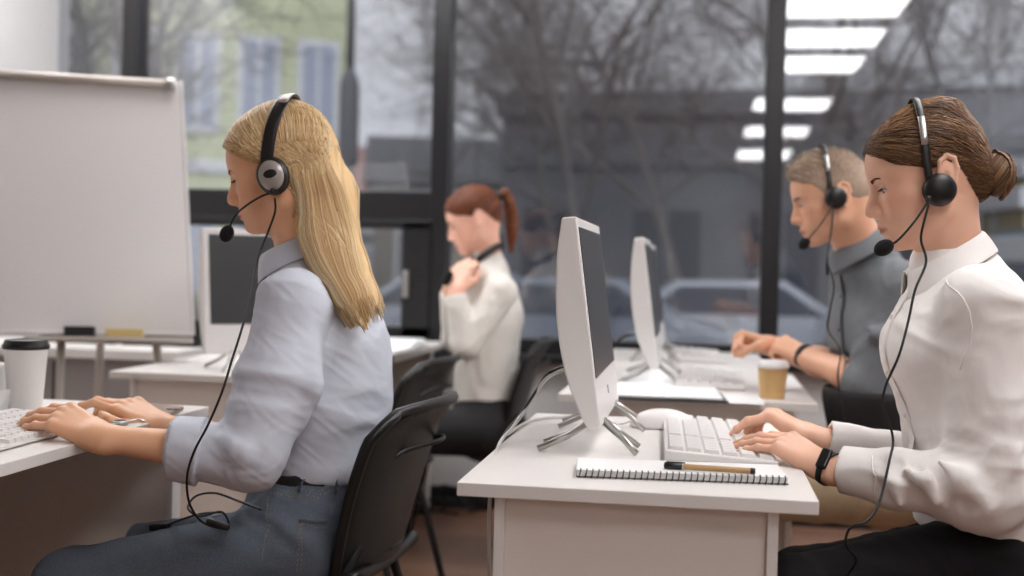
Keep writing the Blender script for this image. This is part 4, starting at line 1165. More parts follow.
# ================================================================ woman in the white shirt (foreground right)
def brunette():
    H = hframe(P(929, 182, 2.09), 180, 15)
    e = empty('person', tuple(P(960, 560, 2.1)), label='person with brown hair in a bun, white shirt and black trousers, typing at right', cat='person')
    lat = V(0, -1, 0)
    J = dict(neck=P(950, 262, 2.11), chest=P(962, 345, 2.10), waist=P(985, 505, 2.10),
             sh=[P(985, 305, 1.94), P(948, 300, 2.25)], el=[P(985, 492, 1.93), P(975, 478, 2.30)],
             wr=[P(825, 467, 2.04), P(812, 437, 2.32)])
    W0 = wframe(J['wr'][0], P(777, 437, 2.11)-J['wr'][0], (.18, -.42, 1))
    W1 = wframe(J['wr'][1], P(770, 412, 2.34)-J['wr'][1], (.25, -.12, 1))
    W0 = Fr(W0.o, W0.A*V(1, -1, 1))
    J['W'] = [W0, W1]
    hands = [dict(sc=1.06, fl=1.52, curls=[(.44, .28, .12), (.42, .26, .12), (.43, .24, .10), (.44, .22, .10)], spread=.07, thumb=[(.018, .022, -.008), (.046, .042, -.022), (.072, .046, -.036), (.090, .040, -.050)]),
             dict(sc=1.04, curls=[(.75, .45, .15), (1.05, .95, .5), (1.1, 1.0, .5), (1.0, .9, .5)], spread=.05, thumb=[(.018, .022, -.010), (.044, .040, -.030), (.068, .044, -.046), (.088, .034, -.060)])]
    S, T = body('body', e, H, lat, J, (236, 186, 158), hands=hands, lid=.45, lips=(180, 108, 98))
    eyes(H, e, look=-.45, iris=(84, 92, 92)); brows_lashes(S, H, e, M_brow, M_black, 1.15, lid=.45)
    nails(J['W'][0], T[0], e, M_nail); nails(J['W'][1], T[1], e, M_nail)
    # hair
    Mh = hair_mat('brown_hair', .5)
    hl = [(.14, .095), (.098, .0735), (.080, .060), (.058, .040), (.030, .030), (.009, .020), (-.010, .018), (-.024, -.010), (-.034, -.045), (-.079, -.068), (-.14, -.07)]
    G = SDF(); G.u(ell(H, (-.006, 0, .047), (.1005, .0785, .0855)), .01); G.u(ell(H, (.032, 0, .050), (.0665, .068, .060)), .02)
    G.u(ell(H, (-.055, 0, .010), (.048, .060, .062)), .02); G.u(ell(H, (-.075, 0, -.012), (.030, .040, .04)), .02)
    G.u(ell(H, (-.035, 0, .115), (.045, .045, .022)), .03)
    G.inter(linecut(H, hl, .6), .003)
    def groove(p):
        q = H.l(p)-V(-.11, 0, -.02); a = np.arctan2(q[:, 2], q[:, 0]); b = np.arctan2(q[:, 1], np.hypot(q[:, 0], q[:, 2]))
        return .0020-.0011*np.sin(a*38+3*np.sin(a*5))-.0007*np.sin(a*71+b*20)
    G.disp.append(groove)
    base = np.array(s2l((92, 66, 46)))
    sdf_obj('hair', G, H.o-.17, H.o+.17, .0025, Mh, e, color=lambda p: np.tile(base, (len(p), 1))*(1+.3*np.sin(groove(p)*1500))[:, None])
    G.disp = []
    rnd = random.Random(5); st = []; cols = [(96, 68, 46), (120, 88, 60), (78, 54, 38), (142, 106, 72), (108, 78, 54)]
    c0 = V(-.005, 0, .030); bun = V(-.100, 0, -.022)-c0
    xs = [p[0] for p in hl][::-1]; zs = [p[1] for p in hl][::-1]
    A = []; B = []
    for i in range(900):
        s = rnd.random(); sy = rnd.choice((-1, 1))
        x = .102-.139*s; z = float(np.interp(x, xs, zs))+.002+abs(rnd.gauss(0, .012))
        y = sy*.07*min(1, max(0, 1-max(0, x)/.104)**.5+.05)*rnd.uniform(.55 if s > .15 else .0, 1.0)
        if rnd.random() < .35: x = rnd.uniform(-.04, .09); y = sy*rnd.uniform(.0, .05); z = .10
        A.append(V(x, y, z)-c0); B.append(bun+V(0, rnd.gauss(0, .010), rnd.gauss(0, .016)))
    st += scalp_strands(G, H, A, B, cols, rnd, r=.0010, n=12)
    # stray sideburn wisps and nape hairs
    strand_mesh('hair_strands', st, Mh, e)
    # bun: coiled ropes
    g = H.at((-.112, 0, -.016), ry=-10); st = []
    B2 = SDF(); B2.u(ell(g, (0, 0, 0), (.026, .034, .036)), .01); B2.u(ell(g, (.014, 0, 0), (.02, .028, .028)), .01)
    ob = sdf_obj('hair_bun', B2, g.o-.07, g.o+.07, .0025, Mh, e, color=lambda p: np.tile(base, (len(p), 1)))
    for i in range(230):
        k = i % 5; r0 = .012+.006*k+rnd.gauss(0, .0022); ph = rnd.uniform(0, 6.28); ln = rnd.uniform(1.5, 3.8); tw = rnd.uniform(-.5, .5)
        pts = []
        for j in range(14):
            a = ph+ln*j/13; rr = r0*(1+.12*math.sin(a*2+k))
            xx = -.026*math.sqrt(max(0, 1-(rr/.039)**2))-.002+.004*math.sin(a+k*1.3)
            pts.append(g.w((xx, rr*math.cos(a)*.95, rr*math.sin(a)*1.05)))
        st.append((pts, .0013, vary(rnd, cols)))
    for i in range(160):
        ph = rnd.uniform(0, 6.28); pts = []
        for j in range(10):
            t = j/9; a = ph+t*1.7; xx = .024-.045*t; rr = (.0345*math.sqrt(max(.05, 1-((xx)/.032)**2)))
            pts.append(g.w((xx, rr*math.cos(a)*1.0, rr*math.sin(a)*1.08)))
        st.append((pts, .0013, vary(rnd, cols)))
    strand_mesh('bun_strands', st, Mh, ob if False else e)
    # shirt
    Ms = mat('white_shirt_cloth', (240, 236, 233), .8, bump=.1, bscale=900, spec=.2)
    T_ = SDF(); nk = J['neck']; ch = J['chest']; wa = J['waist']; up0 = P(960, 302, 2.11)
    T_.u(ecap(WFR, P(951, 268, 2.11), up0, (.070, .070), (.12, .075), lat), .035); T_.u(ecap(WFR, up0+V(.02, 0, 0), ch, (.125, .080), (.172, .118), lat), .04)
    T_.u(ecap(WFR, ch, wa, (.172, .118), (.172, .122), lat), .05)
    T_.u(ell(WFR, P(925, 352, 2.08), (.055, .12, .06)), .05)
    for i in (0, 1):
        s_, el_, wr_ = J['sh'][i], J['el'][i], J['wr'][i]
        T_.u(cap(WFR, up0+V(.01, 0, -.0), s_+V(0, 0, -.005), .048, .060), .035)
        T_.u(cap(WFR, s_, el_, .066, .058), .03)
        m_ = el_*.45+wr_*.55; cf = wr_+(el_-wr_)*(.10 if i == 0 else .09)
        T_.u(ell(WFR, el_+V(-.01, 0, .012), (.072, .058, .060)), .03)
        T_.u(cap(WFR, el_, m_, .058, .048), .03)
        d = nrm(wr_-el_)
        T_.u(cut(cap(WFR, m_, wr_+(wr_-el_)*.1, .047, .037), half(WFR, cf, d)), .012)
        T_.sub(cap(WFR, cf-d*.018, cf+d*.1, .031, .031), .002)
    # deep drape folds (raised ridges of cloth), near arm
    def rg(pp, r, k=.018, dep=None): 
        q = [P(*a) for a in pp]
        for f in chain(WFR, q, r): T_.u(f, k)
    rg([(1006, 400, 1.885), (1004, 455, 1.88), (990, 500, 1.89)], [.002, .008, .003], .04)
    rg([(940, 462, 1.895), (962, 480, 1.875), (988, 505, 1.865)], [.004, .008, .005], .03)
    rg([(905, 470, 1.93), (925, 480, 1.90), (935, 502, 1.90)], [.003, .008, .003], .022)
    rg([(884, 478, 1.95), (896, 488, 1.94), (900, 503, 1.94)], [.002, .006, .002], .02)
    T_.disp.append(folds(3, .0065, 40, (0, .2, 1))); T_.disp.append(folds(9, .0016, 120, (.6, .1, .8)))
    ee = J['el'][0]+V(-.03, 0, .03); T_.disp.append(folds(6, .0085, 95, (-1, 0, .9), lambda p: np.exp(-((p-ee)**2).sum(1)/.10**2)))
    lo = np.array([.15, 1.75, .60]); hi = np.array([1.25, 2.55, 1.2])
    T_.inter(half(WFR, P(985, 531, 2.1), (-.06, 0, -1)), .01)
    so = sdf_obj('shirt', T_, lo, hi, .0032, Ms, e)
    collar(e, Ms, P(948, 262, 2.10), (-1, 0, -.28), (-.28, 0, 1), .064, .066, .040, .040, .042, flare=.014, open_=.42)
    # button placket down the chest
    mb = MB(); L = np.array([P(903, 290, 2.09), P(896, 330, 2.08), P(893, 380, 2.07), P(891, 430, 2.07), P(890, 480, 2.07)])
    q, g = grad_onto(T_, np.array(spline(L, 5))); mb.tube(list(q+g*.0012), [(.012, .0022)]*len(q), 8, flat=(0, 1, 0)); mb.build('placket', Ms, e, smooth=True, world=True)
    buttons(e, [q[i]+g[i]*.003 for i in (4, 9, 14, 18)], g[5], M_plast)
    for i in (0,):
        d = nrm(J['wr'][i]-J['el'][i]); c_ = J['wr'][i]-d*.052
    # cuff seams
    seam('cuff_seam', [P(872, 455, 1.98), P(871, 475, 1.95), P(874, 498, 1.97)], .0011, Ms, e, T_, .0004)
    seam('sleeve_seam', [P(955, 285, 1.97), P(966, 300, 1.90), P(968, 330, 1.87), P(958, 370, 1.90)], .0013, Ms, e, T_, .0004)
    # trousers
    Mt = mat('black_trouser_cloth', (20, 19, 20), .8, bump=.1, bscale=700, spec=.2)
    Q = SDF(); hip = P(1000, 548, 2.10)
    Q.u(ecap(WFR, wa+V(.03, 0, .03), hip, (.140, .112), (.165, .135), lat), .03)
    for (a, b, c) in ((P(985, 565, 2.0), P(792, 598, 1.99), -.1), (P(985, 560, 2.22), P(800, 585, 2.24), .1)):
        Q.u(cap(WFR, a, b, .088, .066), .04); Q.u(cap(WFR, b, V(b[0]+.03, b[1], .08), .062, .045), .03)
    Q.disp.append(folds(21, .006, 60, (.8, .2, -.3)))
    Q.inter(half(WFR, P(985, 513, 2.1), (.03, 0, 1)), .006)
    sdf_obj('trousers', Q, (.0, 1.75, -.02), (1.2, 2.6, .8), .006, Mt, e)
    for (b) in (P(792, 598, 1.99), P(800, 585, 2.24)): shoe(e, V(b[0]-.03, b[1], 0), (-1, 0, 0), M_black)
    # smart band
    d = nrm(J['wr'][0]-J['el'][0]); c_ = J['wr'][0]+nrm(W0.A[:, 0])*-.004-d*.004; ax = d*.6+W0.A[:, 0]*.4
    mb = MB(); pts = []; y_, z_ = W0.A[:, 1], nrm(np.cross(nrm(ax), W0.A[:, 1]))*-1
    z_ = z_ if z_@W0.A[:, 2] > 0 else -z_
    for a in np.linspace(0, 2*PI, 33): pts.append(c_+y_*math.cos(a)*.0335+z_*math.sin(a)*.0265)
    mb.tube(pts, [(.0085, .0017)]*33, 8, flat=ax, cap=False); wb_ = mb.build('fitness_band', M_blackm, e, smooth=True, world=True)
    cc = c_+nrm(z_*1.0-y_*.8)*.0305; g = wframe(cc, ax, nrm(z_-y_*.8))
    S2 = SDF(); S2.u(rbox(g, (0, 0, .001), (.0095, .019, .005), .004)); sdf_obj('fitness_band_display', S2, cc-.04, cc+.04, .0014, M_bezel, e)
    # headset
    boom = [(.008, .088, -.030), (.032, .090, -.052), (.060, .078, -.078), (.088, .058, -.104)]
    # placed from the cup to the mouth
    hp = [H.l(P(929, 200, 1.99)), H.l(P(914, 222, 1.99)), H.l(P(898, 240, 2.0)), H.l(P(887, 246, 2.01))]
    cord = [P(929, 203, 1.985), P(924, 222, 1.985), P(921, 240, 1.99), P(926, 262, 1.985), P(915, 290, 1.97), P(908, 322, 1.96), P(899, 355, 1.95), P(886, 385, 1.955), P(883, 405, 1.955), P(890, 425, 1.955), P(893, 442, 1.955), P(890, 458, 1.93), P(880, 500, 1.90), P(868, 520, 1.87), P(850, 528, 1.87), P(846, 545, 1.88), P(856, 560, 1.9), P(848, 575, 1.92)]
    headset('black headset worn by the woman with the hair bun, foam microphone before her mouth', H, hw=.080, cup_c=(.002, 0, -.019), cup_r=.0275, boom=hp, cord=cord, top=.139, tilt=-.010, bx=.014, surf=G, near=1, band_w=.0065)
    return e
def shoe(parent, p, f, m):
    f = nrm(f); g = Fr(p, np.stack([f, np.cross((0, 0, 1), f), (0, 0, 1)], 1)); S = SDF()
    S.u(ecap(g, (-.06, 0, .045), (.08, 0, .035), (.036, .042), (.042, .032), (0, 1, 0))); S.u(cap(g, (.08, 0, .03), (.13, 0, .025), .034, .024), .02); S.u(cap(g, (-.05, 0, .05), (-.04, 0, .10), .04, .042), .02)
    S.inter(half(g, (0, 0, .002), (0, 0, -1)), .004)
    sdf_obj('shoe', S, p-.2, p+.2, .007, m, parent)
brunette()
# ================================================================ blonde woman (foreground left)
def blonde():
    H = hframe(P(281, 174, 2.38), 186, 15)
    e = empty('person', tuple(P(315, 545, 2.38)), label='person with long straight blonde hair, pale blue shirt and jeans, typing at left', cat='person')
    lat = V(0, -1, 0)
    J = dict(neck=P(303, 258, 2.42), chest=P(320, 345, 2.42), waist=P(325, 475, 2.42),
             sh=[P(292, 305, 2.25), P(315, 300, 2.57)], el=[P(247, 458, 2.16), P(290, 450, 2.56)],
             wr=[P(98, 437, 2.14), P(163, 427, 2.44)])
    W0 = wframe(J['wr'][0], P(52, 411, 2.17)-J['wr'][0], (-.1, -.40, 1))
    W1 = wframe(J['wr'][1], P(118, 399, 2.46)-J['wr'][1], (.25, -.35, 1)); W0 = Fr(W0.o, W0.A*V(1, -1, 1))
    J['W'] = [W0, W1]
    hands = [dict(sc=1.06, fl=1.5, curls=[(.50, .28, .14), (.48, .27, .14), (.47, .25, .12), (.45, .23, .12)], spread=.06, thumb=[(.018, .022, -.008), (.046, .042, -.022), (.072, .046, -.036), (.090, .040, -.050)]),
             dict(sc=1.1, fl=1.5, curls=[(.18, .58, .2), (.34, .52, .25), (.5, .55, .3), (.6, .6, .3)], spread=.06, thumb=[(.018, .024, -.006), (.044, .046, -.006), (.074, .056, -.004), (.098, .052, -.008)])]
    S, T = body('body', e, H, lat, J, (234, 180, 142), hands=hands, lid=.62, lips=(196, 112, 104))
    eyes(H, e, look=-.6, iris=(90, 104, 112)); brows_lashes(S, H, e, mat('brow_fair', (122, 90, 62), .8), M_black, 1.0, lid=.62, lash=1.2)
    nails(J['W'][0], T[0], e, M_nail); nails(J['W'][1], T[1], e, M_nail)
    # hair
    Mh = hair_mat('blonde_hair', .45); lv = H.d((0, 1, 0))
    hl = [(.16, .11), (.10, .078), (.087, .070), (.070, .052), (.045, .034), (.030, .024), (.006, .016), (-.006, .0), (-.012, -.05), (-.016, -.3)]
    G = SDF(); G.u(ell(H, (-.008, 0, .048), (.1045, .084, .0885)), .01); G.u(ell(H, (.030, 0, .048), (.071, .076, .068)), .02)
    G.u(ecap(WFR, H.w((-.030, 0, .055)), P(322, 190, 2.40), (.076, .070), (.080, .062), lv), .05)
    ch = [P(325, 200, 2.40), P(325, 235, 2.39), P(338, 268, 2.37), P(355, 298, 2.34), P(367, 324, 2.32)]
    rd = [(.080, .064), (.086, .060), (.092, .052), (.086, .038), (.076, .024)]
    for i in range(4): G.u(ecap(WFR, ch[i], ch[i+1], rd[i], rd[i+1], lv), .03)
    G.ops.insert(2, ('i', linecut(H, hl[:-3]+[(-.01, .012), (-.2, .0)], .6), .003)) if False else None
    def face(p):
        q = H.l(p); xs = np.array([a[0] for a in hl][::-1]); zs = np.array([a[1] for a in hl][::-1])
        return (np.interp(q[:, 0], xs, zs)-q[:, 2])*.5
    G.inter(face, .004)
    def groove(p):
        q = H.l(p); a = np.arctan2(q[:, 1], -q[:, 0]-.02+.12)
        u = np.where(q[:, 2] > .03, np.arctan2(q[:, 0]+.01, np.abs(q[:, 1])+.02), q[:, 0]*9)
        return .0014-.0009*np.sin(u*26+1.5*np.sin(q[:, 2]*22))-.0006*np.sin(u*61+2*np.sin(q[:, 2]*17)+q[:, 1]*40)
    G.disp.append(groove)
    base = np.array(s2l((216, 182, 132)))
    sdf_obj('hair', G, H.w((0, 0, 0))+V(-.20, -.22, -.36), H.w((0, 0, 0))+V(.34, .22, .18), .0032, Mh, e, color=lambda p: np.tile(base, (len(p), 1))*(1+.25*np.sin(groove(p)*1200))[:, None])
    G.disp = []
    rnd = random.Random(8); st = []
    cols = [(226, 194, 144), (238, 212, 166), (212, 176, 126), (246, 226, 186), (198, 160, 112), (222, 188, 138)]
    c0 = V(-.005, 0, .030)
    # sections: each strand goes from the parting over the side, behind the ear and down the back
    def fall(sy, s, q):
        """s 0..1 from front (nearest the ear) to back; q lateral depth"""
        x0 = .085-.175*s
        A_ = V(x0, sy*.004, .115); 
        pts = []
        # over the skull, in directions
        zc = (.012 if s < .45 else .03)
        mid = V(.052-.155*s-.0, sy*.085*(1-.75*max(0, s-.55)/.45), .055-.02*s); low = V(-.016-.085*s, sy*.085*(1-.55*s), .0)
        for t in np.linspace(0, 1, 8):
            d = slerp(A_-c0, mid-c0, t); pts.append(radial(G, H, d, lift=.0004+rnd.gauss(0, .0006)))
        for t in np.linspace(.12, 1, 6):
            d = slerp(mid-c0, low-c0, t); pts.append(radial(G, H, d, lift=.0004+rnd.gauss(0, .0006)))
        # falling part: keep a side offset inside the chain's section
        raw = []
        for i in range(1, 5):
            c = ch[i]; ax = nrm(ch[min(i+1, 4)]-ch[i-1]); fwd = nrm(np.cross(lv, ax)); 
            if fwd@H.d((1, 0, 0)) < 0: fwd = -fwd
            an = (1-2*s)*1.25; rl, rr = rd[i]
            raw.append(c+fwd*rr*math.sin(an)*1.25+lv*sy*rl*max(.12, math.cos(an))*1.2)
        n0 = len(pts); sp = spline([pts[-1]]+raw, 5)[1:]
        endk = rnd.uniform(.80, 1.0); sp = sp[:max(6, int(len(sp)*min(1, endk)))]
        sp, g = grad_onto(G, np.array(sp)); sp = sp+g*(.0006+rnd.gauss(0, .0008))
        dn = nrm(nrm(ch[4]-ch[3])+nrm(sp[-1]-sp[-3])*.5); ex = rnd.uniform(.006, .036); sp = np.concatenate([sp, [sp[-1]+dn*ex*.5, sp[-1]+dn*ex]])
        return pts+list(sp)
    for i in range(1500):
        sy = 1 if rnd.random() < .72 else -1
        s = rnd.random()
        p = fall(sy, s, 0); st.append((p, .0009*rnd.uniform(.7, 1.3), vary(rnd, cols)))
    # front hair swept back from the forehead to the ear
    A = []; B = []
    xs = [a[0] for a in hl][::-1]; zs = [a[1] for a in hl][::-1]
    for i in range(480):
        sy = rnd.choice((1, 1, -1)); x = .102-.090*rnd.random(); z = float(np.interp(x, xs, zs))+.002+abs(rnd.gauss(0, .010))
        y = sy*.07*min(1, max(0, 1-max(0, x)/.106)**.5)*rnd.uniform(.2, 1)
        A.append(V(x, y, z)-c0); B.append(V(-.02, sy*.085, .010+rnd.gauss(0, .006))-c0)
    st += scalp_strands(G, H, A, B, [(206, 168, 118), (220, 184, 134), (186, 148, 102), (232, 202, 152)], rnd, r=.0009, n=10)
    strand_mesh('hair_strands', st, Mh, e)
    # shirt
    Ms = mat('pale_blue_shirt_cloth', (206, 211, 222), .85, bump=.08, bscale=900, spec=.2)
    T_ = SDF(); nk = J['neck']; cs = J['chest']; wa = J['waist']; up0 = P(314, 300, 2.42)
    T_.u(ecap(WFR, P(304, 264, 2.42), up0, (.068, .066), (.12, .075), lat), .035); T_.u(ecap(WFR, up0, cs, (.130, .080), (.168, .118), lat), .04)
    T_.u(ecap(WFR, cs, P(326, 400, 2.42), (.168, .118), (.165, .120), lat), .05)
    T_.u(ecap(WFR, P(326, 400, 2.42), P(326, 455, 2.42), (.165, .120), (.155, .118), lat), .04)
    T_.u(ell(WFR, P(352, 352, 2.42), (.052, .12, .075)), .05)
    for i in (0, 1):
        s_, el_, wr_ = J['sh'][i], J['el'][i], J['wr'][i]
        T_.u(cap(WFR, up0, s_, .050, .060), .035)
        mid = s_*.5+el_*.5+V(.012, -.0, 0)
        T_.u(cap(WFR, s_, mid, .064, .070), .03); T_.u(cap(WFR, mid, el_+V(.008, 0, .012), .070, .068), .03)
        d = nrm(wr_-el_); cf = el_+d*.140
        T_.u(cut(cap(WFR, el_, cf+d*.03, .060, .047), half(WFR, cf, d)), .015)
        # rolled cuff
        T_.u(cut(cap(WFR, el_+d*.07, cf+d*.03, .0645, .056), half(WFR, cf-d*.006, d), half(WFR, el_+d*.080, -d)), .004)
        T_.sub(cap(WFR, cf-d*.030, cf+d*.1, .045, .043), .002)
    def rg(pp, r, k=.018):
        for f in chain(WFR, [P(*a) for a in pp], r): T_.u(f, k)
    def gv(pp, r, k=.018):
        for f in chain(WFR, [P(*a) for a in pp], r): T_.sub(f, k)
    rg([(309, 350, 2.20), (311, 385, 2.185), (300, 425, 2.185)], [.002, .008, .003], .04)
    rg([(222, 440, 2.11), (240, 452, 2.10), (258, 476, 2.13)], [.004, .009, .004], .03)
    gv([(318, 385, 2.215), (335, 398, 2.235), (352, 385, 2.26)], [.006, .010, .005], .025)
    gv([(345, 410, 2.235), (358, 430, 2.255), (362, 442, 2.28)], [.004, .008, .004], .02)
    T_.disp.append(folds(31, .0075, 44, (.1, .2, 1))); T_.disp.append(folds(17, .0016, 120, (.6, .1, .6)))
    ee = J['el'][0]; T_.disp.append(folds(5, .006, 120, J['wr'][0]-J['el'][0]+V(0, 0, .12), lambda p: np.exp(-((p-ee)**2).sum(1)/.075**2)))
    T_.inter(half(WFR, P(325, 474, 2.42), (-.05, 0, -1)), .012)
    sdf_obj('shirt', T_, (-1.15, 1.9, .58), (-.22, 2.8, 1.2), .0032, Ms, e)
    collar(e, Ms, P(302, 256, 2.42), (-1, 0, -.25), (-.25, 0, 1), .066, .066, .042, .026, .046, flare=.014, open_=.35)
    mb = MB(); L = np.array([P(262, 270, 2.40), P(254, 310, 2.38), P(250, 360, 2.38), P(250, 420, 2.38), P(252, 460, 2.38)])
    q, g = grad_onto(T_, np.array(spline(L, 5))); mb.tube(list(q+g*.0012), [(.012, .0022)]*len(q), 8, flat=(0, 1, 0)); mb.build('placket', Ms, e, smooth=True, world=True)
    # jeans
    Mj = mat('blue_grey_denim', (88, 96, 108), .85, rgb2=(106, 114, 125), nscale=420, bump=.5, bscale=1100, spec=.2)
    Mst = mat('denim_stitch', (146, 128, 106), .8)
    Q = SDF(); hip = P(302, 535, 2.42)
    Q.u(ecap(WFR, wa+V(0, 0, .035), P(312, 508, 2.42), (.140, .105), (.165, .118), lat), .03)
    Q.u(ecap(WFR, P(312, 508, 2.42), P(300, 556, 2.42), (.165, .118), (.175, .125), lat), .03)
    K = [(P(292, 550, 2.30), P(70, 586, 2.22)), (P(292, 548, 2.52), P(120, 556, 2.62))]
    for a, b in K:
        Q.u(cap(WFR, a, b, .090, .066), .045); Q.u(cap(WFR, b, V(b[0]+.03, b[1], .10), .062, .05), .03)
    def rq(pp, r, k=.015):
        for f in chain(WFR, [P(*a) for a in pp], r): Q.u(f, k)
    for pp in ([(275, 492, 2.28), (240, 522, 2.26), (215, 535, 2.25)], [(280, 500, 2.26), (250, 540, 2.24), (235, 560, 2.24)]):
        rq(pp, [.003, .007, .003], .03)
    Q.disp.append(folds(41, .006, 50, (.9, .2, .3))); Q.disp.append(folds(12, .002, 110, (.7, .1, .5)))
    Q.inter(half(WFR, P(325, 468, 2.42), (-.04, 0, 1)), .006)
    sdf_obj('jeans', Q, (-1.2, 1.95, -.02), (-.2, 2.85, .85), .0045, Mj, e)
    # belt, loops, stitching, back pocket
    def onq(pp, lift=.001, n=6):
        q = np.array(spline([P(*a) for a in pp], n)); q, g = grad_onto(Q, q); return q+g*lift
    b_ = onq([(262, 476, 2.30), (285, 478, 2.26), (310, 479, 2.25), (340, 478, 2.27), (366, 474, 2.33)], .0015)
    MB().tube(list(b_), [(.0135, .0022)]*len(b_), 8, flat=(0, 0, 1)).build('belt', M_blackm, e, smooth=True, world=True)
    for px in (300, 352):
        MB().tube(list(onq([(px, 471, 2.25), (px, 480, 2.25), (px, 490, 2.25)], .005)), [(.005, .0015)]*13, 8, flat=(1, 0, 0)).build('belt_loop', Mj, e, smooth=True, world=True)
    def stitch(pp, nm='stitching'):
        q = onq(pp, .0006, 14); mb = MB()
        for i in range(0, len(q)-1, 2): mb.tube([q[i], q[i+1]], .0008, 5)
        mb.build(nm, Mst, e, world=True)
    stitch([(264, 487, 2.25), (300, 490, 2.23), (340, 489, 2.24), (368, 485, 2.30)]); stitch([(268, 482, 2.25), (300, 485, 2.23), (340, 484, 2.24), (366, 480, 2.30)])
    stitch([(262, 492, 2.25), (265, 515, 2.22), (264, 540, 2.20), (262, 562, 2.2)])
    pc = onq([(300, 516, 2.22), (316, 517, 2.22), (336, 518, 2.24)], .0018); MB().tube(list(pc), [(.0045, .0014)]*len(pc), 8, flat=(0, 0, 1)).build('pocket_hem', Mj, e, smooth=True, world=True)
    stitch([(299, 515, 2.22), (299, 540, 2.21), (297, 575, 2.21)], 'pocket_stitching'); stitch([(303, 516, 2.22), (303, 540, 2.21), (301, 575, 2.21)], 'pocket_stitching')
    stitch([(300, 514, 2.22), (318, 515, 2.22), (338, 516, 2.24)], 'pocket_stitching'); stitch([(300, 522, 2.22), (318, 523, 2.22), (338, 524, 2.24)], 'pocket_stitching')
    for a, b in K: shoe(e, V(b[0]-.03, b[1], 0), (-1, 0, 0), M_white)
    # thin dark bracelet on the far wrist
    c_ = J['wr'][1]-nrm(J['wr'][1]-J['el'][1])*.004; W = J['W'][1]; ax = nrm(nrm(J['wr'][1]-J['el'][1])+W.A[:, 0]*.6); y_ = W.A[:, 1]; z_ = np.cross(ax, y_)
    MB().tube([c_+y_*math.cos(a)*.0285+z_*math.sin(a)*.0225 for a in np.linspace(0, 2*PI, 30)], .0018, 8, cap=False).build('bracelet', M_rubber, e, smooth=True, world=True)
    # headset
    hp = [H.l(P(274, 192, 2.275)), H.l(P(262, 196, 2.28)), H.l(P(247, 205, 2.29)), H.l(P(235, 216, 2.30)), H.l(P(228, 231, 2.31))]
    cord = [P(275, 198, 2.275), P(275, 212, 2.28), P(268, 232, 2.28), P(258, 258, 2.26), P(252, 290, 2.18), P(243, 325, 2.10), P(232, 360, 2.07), P(222, 392, 2.05), P(208, 425, 2.06), P(194, 452, 2.06), P(187, 478, 2.09), P(190, 505, 2.14), P(204, 523, 2.17), P(228, 528, 2.18), P(222, 512, 2.19), P(200, 516, 2.20), P(188, 508, 2.22), P(196, 496, 2.25), P(215, 493, 2.26), P(236, 500, 2.24), P(262, 510, 2.19)]
    h = headset('black headset with a silver oval ear cup over the blonde hair', H, hw=.089, cup_c=(-.004, 0, -.012), cup_r=.031, style='big', boom=hp, cord=cord, top=.136, tilt=-.052, bx=.012, sq=.8, surf=G, near=1, band_w=.0125)
    g = wframe(P(218, 524, 2.17), P(228, 530, 2.17)-P(205, 522, 2.17), (0, 0, 1)); S2 = SDF(); S2.u(rbox(g, (0, 0, 0), (.022, .008, .006), .004)); sdf_obj('cord_remote', S2, g.o-.05, g.o+.05, .002, M_black, h)
    g = wframe(P(160, 527, 2.27), V(-1, 0, -.1), (0, 0, 1)); S2 = SDF(); S2.u(rbox(g, (0, 0, 0), (.020, .009, .007), .004)); sdf_obj('cord_plug', S2, g.o-.05, g.o+.05, .002, M_black, h)
    MB().tube(spline([P(222, 512, 2.19), P(200, 514, 2.21), P(180, 520, 2.24), P(162, 527, 2.27)], 5), .0022, 7).build('cord_tail', M_rubber, h, smooth=True, world=True)
    return e
blonde()
